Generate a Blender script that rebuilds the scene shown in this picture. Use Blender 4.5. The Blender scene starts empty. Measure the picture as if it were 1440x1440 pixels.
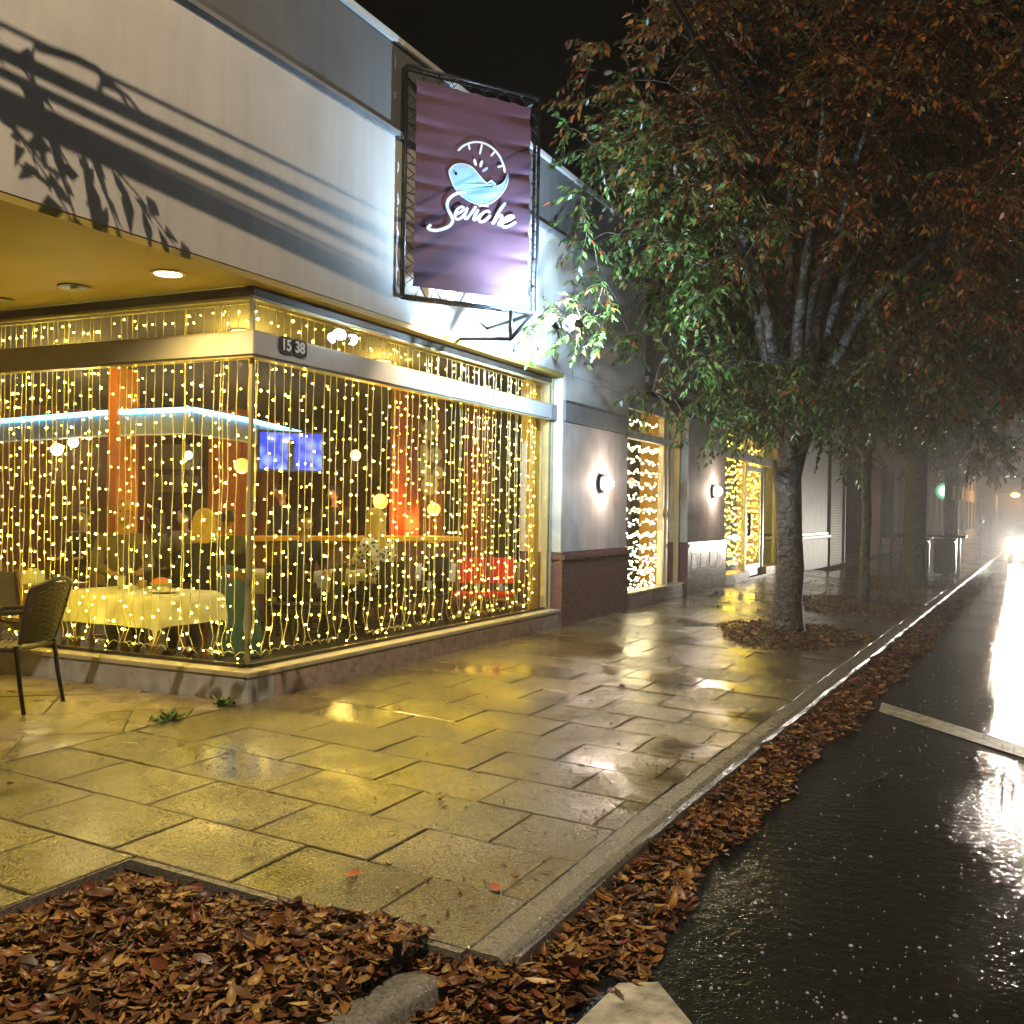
import bpy, bmesh, math, random
import numpy as np
from mathutils import Vector, Matrix

R = math.radians
rng = np.random.default_rng(7)
random.seed(7)
col = bpy.context.scene.collection
sc = bpy.context.scene

# ------------------------------------------------------------------ camera
F, CAMH = 1437.0, 1.45
YAW, ROLL, PIT = R(25.8), R(0.94), math.atan(4 / F)
_fl = Vector((-math.sin(YAW), math.cos(YAW), 0)); _r = Vector((math.cos(YAW), math.sin(YAW), 0)); _z = Vector((0, 0, 1))
_f = math.cos(PIT) * _fl - math.sin(PIT) * _z
_p = math.sin(PIT) * _fl + math.cos(PIT) * _z
_right = math.cos(ROLL) * _r + math.sin(ROLL) * _p
_up = -math.sin(ROLL) * _r + math.cos(ROLL) * _p
CAM = Vector((0, 0, CAMH))
cd = bpy.data.cameras.new('camera'); cam = bpy.data.objects.new('camera', cd); col.objects.link(cam)
cd.sensor_width = 36; cd.lens = 36 * F / 1440; cd.clip_start = 0.05; cd.clip_end = 2000
m3 = Matrix((_right, _up, -_f)).transposed().to_4x4(); m3.translation = CAM
cam.matrix_world = m3
sc.camera = cam

# ------------------------------------------------------------------ world: night sky
w = bpy.data.worlds.new('World'); sc.world = w; w.use_nodes = True
nt = w.node_tree; bg = nt.nodes['Background']
sky = nt.nodes.new('ShaderNodeTexSky'); sky.sky_type = 'NISHITA'; sky.sun_disc = False
sky.sun_elevation = R(-6); sky.sun_rotation = R(140); sky.altitude = 0; sky.dust_density = 4
nt.links.new(sky.outputs[0], bg.inputs[0]); bg.inputs[1].default_value = 0.02

# ------------------------------------------------------------------ view / render
sc.view_settings.view_transform = 'Standard'; sc.view_settings.look = 'None'
sc.view_settings.exposure = 0.4; sc.view_settings.gamma = 1.0
cy = sc.cycles
cy.use_denoising = True; cy.use_adaptive_sampling = True; cy.adaptive_threshold = 0.04; cy.adaptive_min_samples = 24
cy.max_bounces = 5; cy.diffuse_bounces = 2; cy.glossy_bounces = 3; cy.transmission_bounces = 3
cy.transparent_max_bounces = 12; cy.volume_bounces = 0; cy.sample_clamp_indirect = 4; cy.sample_clamp_direct = 0
cy.caustics_reflective = False; cy.caustics_refractive = False; cy.use_light_tree = True

# ------------------------------------------------------------------ light strengths
P_LAMP = 2300; P_LAMP2 = 260; P_FLOOD = 520; P_WARM = 200; P_SCONCE = 26; P_DOWN = 90; P_HEAD = 2100
E_BULB = 62.0; E_ROOM = 40

# ------------------------------------------------------------------ layout
X0, Y0 = -4.985, 5.909            # outer corner of the restaurant's base
XG, YG = X0 - 0.16, Y0 + 0.18     # glass planes
S = 0.045                         # cross slope of the sidewalk
SZ = -0.285                       # street level
def walk_z(x): return -S * (x - X0)
def kerb_x(y): return -1.65 + 0.03 * max(0.0, y - 5.5)
def ray(x, y): return _f + (x - 720) / F * _right + (720 - y) / F * _up
def px_plane(x, y, P, N):
    d = ray(x, y); return CAM + d * ((P - CAM).dot(N) / d.dot(N))
def px_y(x, y, Y): return px_plane(x, y, Vector((0, Y, 0)), Vector((0, 1, 0)))
def px_x(x, y, X): return px_plane(x, y, Vector((X, 0, 0)), Vector((1, 0, 0)))
def px_z(x, y, Z): return px_plane(x, y, Vector((0, 0, Z)), Vector((0, 0, 1)))

# ------------------------------------------------------------------ materials
def newmat(name):
    m = bpy.data.materials.new(name); m.use_nodes = True
    return m, m.node_tree, m.node_tree.nodes['Principled BSDF']
def N(t, typ, **k):
    n = t.nodes.new(typ)
    for a, b in k.items(): setattr(n, a, b)
    return n
def mat(name, colr, rough=0.6, metal=0.0, var=0.15, scale=6.0, bump=0.0, bscale=60.0, emit=None, es=0.0, spec=0.5, coat=0.0, rvar=0.0, objvar=0.0, bdist=0.01, streak=0.0):
    m, t, b = newmat(name)
    tc = N(t, 'ShaderNodeTexCoord')
    geo = N(t, 'ShaderNodeNewGeometry')
    b.inputs['Roughness'].default_value = rough; b.inputs['Metallic'].default_value = metal
    b.inputs['Specular IOR Level'].default_value = spec
    if coat: b.inputs['Coat Weight'].default_value = coat; b.inputs['Coat Roughness'].default_value = 0.08
    n1 = N(t, 'ShaderNodeTexNoise'); n1.inputs['Scale'].default_value = scale; n1.inputs['Detail'].default_value = 6
    t.links.new(geo.outputs['Position'], n1.inputs['Vector'])
    mr = N(t, 'ShaderNodeMapRange'); mr.inputs[1].default_value = 0.3; mr.inputs[2].default_value = 0.7
    mr.inputs[3].default_value = 1 - var; mr.inputs[4].default_value = 1 + var
    t.links.new(n1.outputs[0], mr.inputs[0])
    mx = N(t, 'ShaderNodeVectorMath', operation='SCALE'); mx.inputs[0].default_value = colr[:3]
    t.links.new(mr.outputs[0], mx.inputs['Scale'])
    out = mx.outputs[0]
    if objvar:
        oi = N(t, 'ShaderNodeObjectInfo'); m2 = N(t, 'ShaderNodeMapRange')
        m2.inputs[3].default_value = 1 - objvar; m2.inputs[4].default_value = 1 + objvar
        t.links.new(oi.outputs['Random'], m2.inputs[0])
        mx2 = N(t, 'ShaderNodeVectorMath', operation='SCALE'); t.links.new(out, mx2.inputs[0]); t.links.new(m2.outputs[0], mx2.inputs['Scale']); out = mx2.outputs[0]
    if streak:
        mp = N(t, 'ShaderNodeMapping'); mp.inputs['Scale'].default_value = (5, 5, .35); ns_ = N(t, 'ShaderNodeTexNoise'); ns_.inputs['Scale'].default_value = 1.6; ns_.inputs['Detail'].default_value = 5
        t.links.new(geo.outputs['Position'], mp.inputs['Vector']); t.links.new(mp.outputs[0], ns_.inputs['Vector'])
        m5 = N(t, 'ShaderNodeMapRange'); m5.inputs[1].default_value = .35; m5.inputs[2].default_value = .6; m5.inputs[3].default_value = 1 - streak; m5.inputs[4].default_value = 1.03
        t.links.new(ns_.outputs[0], m5.inputs[0]); mx5 = N(t, 'ShaderNodeVectorMath', operation='SCALE'); t.links.new(out, mx5.inputs[0]); t.links.new(m5.outputs[0], mx5.inputs['Scale']); out = mx5.outputs[0]
    t.links.new(out, b.inputs['Base Color'])
    if rvar:
        m4 = N(t, 'ShaderNodeMapRange'); m4.inputs[1].default_value = 0.35; m4.inputs[2].default_value = 0.65
        m4.inputs[3].default_value = max(0.02, rough - rvar); m4.inputs[4].default_value = rough + rvar
        n3 = N(t, 'ShaderNodeTexNoise'); n3.inputs['Scale'].default_value = scale * 0.5; n3.inputs['Detail'].default_value = 4
        t.links.new(geo.outputs['Position'], n3.inputs['Vector'])
        t.links.new(n3.outputs[0], m4.inputs[0]); t.links.new(m4.outputs[0], b.inputs['Roughness'])
    if bump:
        n2 = N(t, 'ShaderNodeTexNoise'); n2.inputs['Scale'].default_value = bscale; n2.inputs['Detail'].default_value = 3
        t.links.new(geo.outputs['Position'], n2.inputs['Vector'])
        bp = N(t, 'ShaderNodeBump'); bp.inputs['Strength'].default_value = bump; bp.inputs['Distance'].default_value = bdist
        t.links.new(n2.outputs[0], bp.inputs['Height']); t.links.new(bp.outputs[0], b.inputs['Normal'])
    if emit:
        b.inputs['Emission Color'].default_value = (*emit, 1); b.inputs['Emission Strength'].default_value = es
    return m
def leafmat(name, rough, tr):
    m, t, b = newmat(name)
    at = N(t, 'ShaderNodeAttribute', attribute_name='tint')
    b.inputs['Roughness'].default_value = rough
    t.links.new(at.outputs['Color'], b.inputs['Base Color'])
    if tr:
        ts = N(t, 'ShaderNodeBsdfTranslucent'); ad = N(t, 'ShaderNodeMixShader'); ad.inputs[0].default_value = tr
        t.links.new(at.outputs['Color'], ts.inputs['Color'])
        t.links.new(b.outputs[0], ad.inputs[1]); t.links.new(ts.outputs[0], ad.inputs[2])
        t.links.new(ad.outputs[0], t.nodes['Material Output'].inputs['Surface'])
    return m
def glassmat(name, tint=(0.97, 0.98, 0.97), ior=1.5):
    m, t, b = newmat(name); t.nodes.remove(b)
    tr = N(t, 'ShaderNodeBsdfTransparent'); tr.inputs[0].default_value = (*tint, 1)
    gl = N(t, 'ShaderNodeBsdfGlossy'); gl.inputs['Roughness'].default_value = 0.015
    fr = N(t, 'ShaderNodeFresnel'); ge = N(t, 'ShaderNodeNewGeometry'); mr = N(t, 'ShaderNodeMapRange')
    mr.inputs[3].default_value = ior; mr.inputs[4].default_value = 1 / ior
    t.links.new(ge.outputs['Backfacing'], mr.inputs[0]); t.links.new(mr.outputs[0], fr.inputs[0])
    mx = N(t, 'ShaderNodeMixShader')
    t.links.new(fr.outputs[0], mx.inputs[0]); t.links.new(tr.outputs[0], mx.inputs[1]); t.links.new(gl.outputs[0], mx.inputs[2])
    t.links.new(mx.outputs[0], t.nodes['Material Output'].inputs['Surface'])
    return m
def emat(name, colr, s, base=(0.8, 0.8, 0.8)):
    m = mat(name, base, 0.4, var=0.0, emit=colr, es=s); return m

def slabmat():
    m, t, b = newmat('wet_concrete_slab')
    geo = N(t, 'ShaderNodeNewGeometry'); oi = N(t, 'ShaderNodeObjectInfo')
    sp = N(t, 'ShaderNodeTexNoise'); sp.inputs['Scale'].default_value = 75; sp.inputs['Detail'].default_value = 5; sp.inputs['Roughness'].default_value = 0.85
    bl = N(t, 'ShaderNodeTexNoise'); bl.inputs['Scale'].default_value = 1.6; bl.inputs['Detail'].default_value = 5
    for n in (sp, bl): t.links.new(geo.outputs['Position'], n.inputs['Vector'])
    cr = N(t, 'ShaderNodeValToRGB')
    cr.color_ramp.elements[0].position = 0.40; cr.color_ramp.elements[0].color = (0.06, 0.052, 0.036, 1)
    cr.color_ramp.elements[1].position = 0.64; cr.color_ramp.elements[1].color = (0.31, 0.255, 0.12, 1)
    t.links.new(sp.outputs[0], cr.inputs[0])
    m1 = N(t, 'ShaderNodeMapRange'); m1.inputs[1].default_value = 0.3; m1.inputs[2].default_value = 0.7; m1.inputs[3].default_value = 0.7; m1.inputs[4].default_value = 1.25
    t.links.new(bl.outputs[0], m1.inputs[0])
    m2 = N(t, 'ShaderNodeMapRange'); m2.inputs[3].default_value = 0.78; m2.inputs[4].default_value = 1.2
    t.links.new(oi.outputs['Random'], m2.inputs[0])
    mu = N(t, 'ShaderNodeMath', operation='MULTIPLY'); t.links.new(m1.outputs[0], mu.inputs[0]); t.links.new(m2.outputs[0], mu.inputs[1])
    sv = N(t, 'ShaderNodeVectorMath', operation='SCALE'); t.links.new(cr.outputs[0], sv.inputs[0]); t.links.new(mu.outputs[0], sv.inputs['Scale'])
    t.links.new(sv.outputs[0], b.inputs['Base Color'])
    pd = N(t, 'ShaderNodeTexNoise'); pd.inputs['Scale'].default_value = 0.9; pd.inputs['Detail'].default_value = 3
    t.links.new(geo.outputs['Position'], pd.inputs['Vector'])
    rr = N(t, 'ShaderNodeMapRange'); rr.inputs[1].default_value = 0.38; rr.inputs[2].default_value = 0.62; rr.inputs[3].default_value = 0.035; rr.inputs[4].default_value = 0.17
    t.links.new(pd.outputs[0], rr.inputs[0]); t.links.new(rr.outputs[0], b.inputs['Roughness'])
    b.inputs['Specular IOR Level'].default_value = 0.85
    bs = N(t, 'ShaderNodeMapRange'); bs.inputs[1].default_value = 0.38; bs.inputs[2].default_value = 0.62; bs.inputs[3].default_value = 0.08; bs.inputs[4].default_value = 0.6
    t.links.new(pd.outputs[0], bs.inputs[0])
    wv = N(t, 'ShaderNodeTexNoise'); wv.inputs['Scale'].default_value = 9; wv.inputs['Detail'].default_value = 3
    t.links.new(geo.outputs['Position'], wv.inputs['Vector'])
    bp0 = N(t, 'ShaderNodeBump'); bp0.inputs['Strength'].default_value = 0.10; bp0.inputs['Distance'].default_value = 0.012
    t.links.new(wv.outputs[0], bp0.inputs['Height'])
    bp = N(t, 'ShaderNodeBump'); bp.inputs['Distance'].default_value = 0.006
    t.links.new(bs.outputs[0], bp.inputs['Strength']); t.links.new(sp.outputs[0], bp.inputs['Height']); t.links.new(bp0.outputs[0], bp.inputs['Normal'])
    t.links.new(bp.outputs[0], b.inputs['Normal'])
    return m
def streetmat():
    m, t, b = newmat('wet_asphalt')
    geo = N(t, 'ShaderNodeNewGeometry')
    def noise(s, d=3, r=0.5):
        n = N(t, 'ShaderNodeTexNoise'); n.inputs['Scale'].default_value = s; n.inputs['Detail'].default_value = d; n.inputs['Roughness'].default_value = r
        t.links.new(geo.outputs['Position'], n.inputs['Vector']); return n
    sp = noise(90, 4, 0.7); pd = noise(0.55, 3); rip = noise(16, 3); rip2 = noise(70, 2)
    cr = N(t, 'ShaderNodeValToRGB'); cr.color_ramp.elements[0].position = 0.35; cr.color_ramp.elements[1].position = 0.75
    cr.color_ramp.elements[0].color = (0.005, 0.005, 0.006, 1); cr.color_ramp.elements[1].color = (0.030, 0.029, 0.028, 1)
    t.links.new(sp.outputs[0], cr.inputs[0]); t.links.new(cr.outputs[0], b.inputs['Base Color'])
    rr = N(t, 'ShaderNodeMapRange'); rr.inputs[1].default_value = 0.42; rr.inputs[2].default_value = 0.58; rr.inputs[3].default_value = 0.05; rr.inputs[4].default_value = 0.13
    t.links.new(pd.outputs[0], rr.inputs[0]); t.links.new(rr.outputs[0], b.inputs['Roughness'])
    bs = N(t, 'ShaderNodeMapRange'); bs.inputs[1].default_value = 0.42; bs.inputs[2].default_value = 0.58; bs.inputs[3].default_value = 0.0; bs.inputs[4].default_value = 0.22
    t.links.new(pd.outputs[0], bs.inputs[0])
    b1 = N(t, 'ShaderNodeBump'); b1.inputs['Strength'].default_value = 0.45; b1.inputs['Distance'].default_value = 0.012
    t.links.new(rip.outputs[0], b1.inputs['Height'])
    b2 = N(t, 'ShaderNodeBump'); b2.inputs['Strength'].default_value = 0.45; b2.inputs['Distance'].default_value = 0.005
    t.links.new(rip2.outputs[0], b2.inputs['Height']); t.links.new(b1.outputs[0], b2.inputs['Normal'])
    b.inputs['Specular IOR Level'].default_value = 0.95
    b3 = N(t, 'ShaderNodeBump'); b3.inputs['Distance'].default_value = 0.006
    t.links.new(bs.outputs[0], b3.inputs['Strength']); t.links.new(sp.outputs[0], b3.inputs['Height']); t.links.new(b2.outputs[0], b3.inputs['Normal'])
    t.links.new(b3.outputs[0], b.inputs['Normal'])
    return m
def brickmat(name, c1, c2, mortar, paint=0.0):
    m, t, b = newmat(name)
    geo = N(t, 'ShaderNodeNewGeometry'); sx = N(t, 'ShaderNodeSeparateXYZ'); cx = N(t, 'ShaderNodeCombineXYZ')
    t.links.new(geo.outputs['Position'], sx.inputs[0])
    ad = N(t, 'ShaderNodeMath', operation='ADD'); t.links.new(sx.outputs[0], ad.inputs[0]); t.links.new(sx.outputs[1], ad.inputs[1])
    t.links.new(ad.outputs[0], cx.inputs[0]); t.links.new(sx.outputs[2], cx.inputs[1])
    bt = N(t, 'ShaderNodeTexBrick'); bt.inputs['Scale'].default_value = 1; bt.inputs['Brick Width'].default_value = 0.23; bt.inputs['Row Height'].default_value = 0.078
    bt.inputs['Mortar Size'].default_value = 0.008
    bt.inputs['Color1'].default_value = (*c1, 1); bt.inputs['Color2'].default_value = (*c2, 1); bt.inputs['Mortar'].default_value = (*mortar, 1)
    t.links.new(cx.outputs[0], bt.inputs['Vector']); t.links.new(bt.outputs[0], b.inputs['Base Color'])
    bp = N(t, 'ShaderNodeBump'); bp.inputs['Strength'].default_value = 0.8; bp.inputs['Distance'].default_value = 0.01; bp.invert = True
    t.links.new(bt.outputs['Fac'], bp.inputs['Height']); t.links.new(bp.outputs[0], b.inputs['Normal'])
    b.inputs['Roughness'].default_value = 0.6
    return m
def leopardmat():
    m, t, b = newmat('leopard_print')
    tc = N(t, 'ShaderNodeTexCoord'); v = N(t, 'ShaderNodeTexVoronoi'); v.inputs['Scale'].default_value = 26
    t.links.new(tc.outputs['Object'], v.inputs['Vector'])
    cr = N(t, 'ShaderNodeValToRGB'); cr.color_ramp.elements[0].position = 0.35; cr.color_ramp.elements[1].position = 0.5
    cr.color_ramp.elements[0].color = (0.02, 0.02, 0.02, 1); cr.color_ramp.elements[1].color = (0.6, 0.58, 0.48, 1)
    t.links.new(v.outputs[0], cr.inputs[0]); t.links.new(cr.outputs[0], b.inputs['Base Color']); b.inputs['Roughness'].default_value = 0.8
    return m

M = {}
M['stucco'] = mat('painted_stucco', (0.52, 0.49, 0.45), 0.75, streak=.05, var=0.07, scale=2.5, bump=0.35, bscale=140)
M['stucco_dark'] = mat('grey_stucco', (0.20, 0.205, 0.21), 0.75, streak=.10, var=0.1, scale=2, bump=0.3, bscale=140)
M['parapet'] = mat('unlit_stucco', (0.12, 0.118, 0.115), 0.75, streak=.10, var=0.12, scale=2, bump=0.3, bscale=140)  # missing lamp light on the parapet put into a darker base colour
M['base_lit'] = mat('lit_base_stone', (0.55, 0.55, 0.56), 0.35, streak=.10, var=0.15, scale=8, bump=0.05, rvar=0.1, objvar=0.1)  # patio-side base stone, lamp light put into its paler, cooler colour
M['pil'] = mat('pilaster_stucco', (0.52, 0.46, 0.42), 0.7, streak=.10, var=0.14, scale=3, bump=0.5, bscale=120)
M['jamb'] = mat('cream_jamb', (0.60, 0.55, 0.44), 0.55, var=0.08)
M['soffit'] = mat('ochre_soffit', (0.46, 0.33, 0.07), 0.6, var=0.12, scale=1.5, bump=0.05)
M['granite'] = mat('brown_granite', (0.17, 0.085, 0.075), 0.22, var=0.45, scale=70, bump=0.05, rvar=0.1)
M['graniteb'] = mat('polished_base_stone', (0.42, 0.32, 0.29), 0.35, var=0.25, scale=14, bump=0.05, rvar=0.12, objvar=0.15)
M['grey'] = mat('grey_metal_band', (0.23, 0.24, 0.25), 0.4, 0.3, var=0.12)
M['transom'] = mat('painted_transom', (0.47, 0.46, 0.45), 0.35, var=0.06)
M['brassy'] = mat('yellow_metal_trim', (0.48, 0.42, 0.24), 0.35, 0.3, var=0.08)
M['sill'] = mat('cream_sill', (0.58, 0.52, 0.36), 0.4, var=0.12, scale=4)
M['black'] = mat('black_metal', (0.02, 0.02, 0.022), 0.4, 0.5, var=0.2)
M['darkframe'] = mat('dark_bronze_frame', (0.06, 0.05, 0.04), 0.4, 0.4, var=0.2)
M['steel'] = mat('galvanised_steel', (0.35, 0.36, 0.37), 0.35, 0.9, var=0.2)
M['white'] = mat('white_paint', (0.75, 0.74, 0.72), 0.5, var=0.05)
M['glass'] = glassmat('window_glass')
M['slab'] = slabmat(); M['street'] = streetmat()
M['joint'] = mat('dark_joint', (0.035, 0.03, 0.022), 0.7, var=0.3, scale=30)
M['kerb'] = mat('granite_kerb', (0.20, 0.185, 0.15), 0.32, var=0.4, scale=60, bump=0.6, bscale=90, rvar=0.12)
M['soil'] = mat('wet_soil', (0.02, 0.014, 0.010), 0.6, var=0.4, scale=20, bump=1.0, bscale=30)
M['paint'] = mat('worn_road_paint', (0.42, 0.39, 0.31), 0.4, var=0.55, scale=13, bump=0.7, bscale=70)
M['flag'] = mat('patio_flagstone', (0.26, 0.21, 0.13), 0.35, var=0.3, scale=5, bump=0.35, bscale=40, rvar=0.15, objvar=0.12)
M['leaf'] = leafmat('tree_leaf', 0.4, 0.25); M['litter'] = leafmat('fallen_leaf', 0.42, 0.0)
M['bark'] = mat('wet_bark', (0.052, 0.038, 0.026), 0.45, var=0.75, scale=11, bump=1.0, bscale=17, bdist=0.045)
M['blackm'] = mat('matt_black_enamel', (0.012, 0.012, 0.012), 0.6, var=0.1)
M['bulb'] = emat('string_bulb', (1.0, 0.70, 0.06), E_BULB)
M['bulbw'] = emat('garland_bulb', (1.0, 0.85, 0.5), E_BULB * .5)
M['wire'] = mat('clear_wire', (0.75, 0.68, 0.48), 0.3, var=0.1, spec=0.7)
M['bar_blue'] = emat('blue_led', (0.12, 0.55, 0.9), 6.5)
M['bar_face'] = mat('bar_canopy_face', (0.25, 0.32, 0.38), 0.35, var=0.1)
M['orange'] = mat('orange_wall', (0.62, 0.19, 0.02), 0.6, var=0.1)
M['red'] = mat('dark_red_wall', (0.20, 0.03, 0.015), 0.6, var=0.15)
M['yellow'] = mat('yellow_wall', (0.80, 0.44, 0.02), 0.55, var=0.06)
M['olive'] = mat('dark_olive_wall', (0.018, 0.018, 0.01), 0.7)
M['ceil'] = mat('dark_ceiling', (0.05, 0.05, 0.045), 0.8)
M['floor_in'] = mat('dark_wood_floor', (0.05, 0.03, 0.018), 0.4, var=0.3, scale=5)
M['cloth'] = mat('white_tablecloth', (0.62, 0.60, 0.50), 0.8, var=0.06, bump=0.1)
M['wood'] = mat('brown_wood', (0.17, 0.07, 0.025), 0.4, var=0.3, scale=9)
M['cushion'] = mat('tan_cushion', (0.35, 0.26, 0.09), 0.8)
M['redcloth'] = mat('red_cloth', (0.55, 0.012, 0.012), 0.7)
M['wicker'] = mat('brown_wicker', (0.085, 0.062, 0.035), 0.5, var=0.3, scale=60)
M['plate'] = mat('pale_plate', (0.48, 0.44, 0.22), 0.3)
M['skin'] = mat('skin', (0.50, 0.26, 0.15), 0.5, var=0.06)
M['blond'] = mat('blond_hair', (0.50, 0.34, 0.07), 0.5, var=0.3, scale=60)
M['dark'] = mat('dark_hair', (0.02, 0.013, 0.01), 0.5, var=0.3, scale=60)
M['blackc'] = mat('black_cloth', (0.015, 0.015, 0.016), 0.85)
M['brownc'] = mat('taupe_cloth', (0.14, 0.11, 0.075), 0.85)
M['bluec'] = mat('teal_coat', (0.02, 0.075, 0.10), 0.8, bump=0.2)
M['olivec'] = mat('olive_cloth', (0.09, 0.10, 0.04), 0.85)
M['leopard'] = leopardmat()
M['banner'] = mat('plum_vinyl', (0.115, 0.058, 0.085), 0.42, var=0.15, scale=3, bump=0.25, bscale=90)
M['logo'] = mat('logo_white', (0.85, 0.86, 0.9), 0.5, var=0.0)
M['logo_blue'] = mat('logo_pale_blue', (0.36, 0.62, 0.80), 0.5, var=0.06)
M['lampglow'] = emat('sconce_globe', (1.0, 0.86, 0.72), 30)
M['downglow'] = emat('downlight_lens', (1.0, 0.82, 0.5), 14)
M['floodglow'] = emat('flood_lens', (0.75, 0.88, 1.0), 60)
M['headglow'] = emat('headlight_lens', (1.0, 0.93, 0.8), 220)
M['brick'] = brickmat('painted_brick', (0.36, 0.28, 0.25), (0.28, 0.20, 0.17), (0.10, 0.09, 0.085))
M['brick2'] = brickmat('red_brick', (0.20, 0.07, 0.045), (0.14, 0.05, 0.035), (0.12, 0.1, 0.09))
M['pale'] = mat('pale_panel', (0.38, 0.37, 0.35), 0.55, var=0.12, scale=3)
M['reddoor'] = mat('terracotta_paint', (0.38, 0.09, 0.04), 0.5)
M['carpaint'] = mat('dark_car_paint', (0.03, 0.032, 0.036), 0.2, 0.5, var=0.05, coat=0.8)
M['tyre'] = mat('tyre_rubber', (0.015, 0.015, 0.015), 0.8)
M['carglass'] = mat('windscreen', (0.01, 0.012, 0.014), 0.05, var=0)
M['dropl'] = mat('splash_water', (0.34, 0.36, 0.38), 0.08, var=0.0, spec=1.0)
M['grass'] = mat('weed_green', (0.07, 0.17, 0.025), 0.5, var=0.3, scale=40)
M['food'] = mat('orange_food', (0.7, 0.22, 0.03), 0.5)
M['clearware'] = mat('glassware', (0.5, 0.5, 0.4), 0.1, spec=0.8)

# ------------------------------------------------------------------ mesh helpers
class MB:
    def __init__(s): s.v = []; s.f = []
    def add(s, vs, fs):
        o = len(s.v); s.v += [tuple(v) for v in vs]; s.f += [tuple(i + o for i in f) for f in fs]; return s
    def box(s, x0, x1, y0, y1, z0, z1):
        return s.add([(x0, y0, z0), (x1, y0, z0), (x1, y1, z0), (x0, y1, z0), (x0, y0, z1), (x1, y0, z1), (x1, y1, z1), (x0, y1, z1)],
                     [(0, 3, 2, 1), (4, 5, 6, 7), (0, 1, 5, 4), (1, 2, 6, 5), (2, 3, 7, 6), (3, 0, 4, 7)])
    def obox(s, c, ax, ay, az):
        c, ax, ay, az = map(Vector, (c, ax, ay, az))
        vs = [c + a * ax + b * ay + d * az for d in (-1, 1) for a, b in ((-1, -1), (1, -1), (1, 1), (-1, 1))]
        return s.add(vs, [(0, 3, 2, 1), (4, 5, 6, 7), (0, 1, 5, 4), (1, 2, 6, 5), (2, 3, 7, 6), (3, 0, 4, 7)])
    def tube(s, pts, rad, n=6, cap=True):
        pts = [Vector(p) for p in pts]
        if not hasattr(rad, '__len__'): rad = [rad] * len(pts)
        vs = []; fs = []; u = None
        for i, p in enumerate(pts):
            d = (pts[min(i + 1, len(pts) - 1)] - pts[max(i - 1, 0)])
            d = d.normalized() if d.length > 1e-9 else Vector((0, 0, 1))
            if u is None: u = d.orthogonal().normalized()
            else:
                u = (u - d * u.dot(d)); u = u.normalized() if u.length > 1e-6 else d.orthogonal().normalized()
            vv = d.cross(u)
            for k in range(n):
                a = 2 * math.pi * k / n; vs.append(p + (u * math.cos(a) + vv * math.sin(a)) * rad[i])
        for i in range(len(pts) - 1):
            for k in range(n):
                fs.append((i * n + k, i * n + (k + 1) % n, (i + 1) * n + (k + 1) % n, (i + 1) * n + k))
        if cap: fs.append(tuple(range(n))[::-1]); fs.append(tuple((len(pts) - 1) * n + k for k in range(n)))
        return s.add(vs, fs)
    def lathe(s, c, prof, n=16, axis=(0, 0, 1)):
        c = Vector(c); ax = Vector(axis).normalized(); u = ax.orthogonal().normalized(); vv = ax.cross(u)
        vs = []; fs = []
        for r, h in prof:
            for k in range(n):
                a = 2 * math.pi * k / n; vs.append(c + ax * h + (u * math.cos(a) + vv * math.sin(a)) * r)
        for i in range(len(prof) - 1):
            for k in range(n): fs.append((i * n + k, i * n + (k + 1) % n, (i + 1) * n + (k + 1) % n, (i + 1) * n + k))
        fs.append(tuple(range(n))[::-1]); fs.append(tuple((len(prof) - 1) * n + k for k in range(n)))
        return s.add(vs, fs)
    def ball(s, c, r, n=10, m=6, sc3=(1, 1, 1)):
        c = Vector(c); prof = [(math.sin(math.pi * i / m) * r, -math.cos(math.pi * i / m) * r) for i in range(m + 1)]
        vs = []; fs = []
        for rr, h in prof:
            rr = max(rr, 1e-4)
            for k in range(n):
                a = 2 * math.pi * k / n; vs.append(c + Vector((rr * math.cos(a) * sc3[0], rr * math.sin(a) * sc3[1], h * sc3[2])))
        for i in range(m):
            for k in range(n): fs.append((i * n + k, i * n + (k + 1) % n, (i + 1) * n + (k + 1) % n, (i + 1) * n + k))
        return s.add(vs, fs)
    def build(s, name, m, parent=None, smooth=False, bevel=0.0, loc=None):
        me = bpy.data.meshes.new(name); me.from_pydata(s.v, [], s.f); me.update()
        if bevel:
            b = bmesh.new(); b.from_mesh(me)
            bmesh.ops.bevel(b, geom=[e for e in b.edges], offset=bevel, segments=2, affect='EDGES', clamp_overlap=True)
            b.to_mesh(me); b.free()
        o = bpy.data.objects.new(name, me); col.objects.link(o)
        if m is not None: me.materials.append(M[m] if isinstance(m, str) else m)
        if smooth:
            me.polygons.foreach_set('use_smooth', [True] * len(me.polygons))
        setpar(o, parent)
        if loc is not None: o.location = loc
        return o
WP = {}
def setpar(o, parent):
    if parent:
        o.parent = parent
        if parent.name in WP: o.matrix_parent_inverse = WP[parent.name]
def tag(o, label=None, cat=None, group=None, kind=None):
    if label: o['label'] = label
    if cat: o['category'] = cat
    if group: o['group'] = group
    if kind: o['kind'] = kind
    return o
def empty(name, loc=(0, 0, 0), rz=0.0, label=None, cat=None, group=None, world=False):
    # world=True: children are given in world coordinates
    o = bpy.data.objects.new(name, None); col.objects.link(o); o.location = loc; o.rotation_euler = (0, 0, rz); o.empty_display_size = 0.1
    if world: WP[o.name] = (Matrix.Translation(loc) @ Matrix.Rotation(rz, 4, 'Z')).inverted()
    return tag(o, label, cat, group)
def copy_tree(o, parent=None):
    c = o.copy(); col.objects.link(c)
    if parent: c.parent = parent
    for ch in list(o.children): copy_tree(ch, c)
    return c
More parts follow.
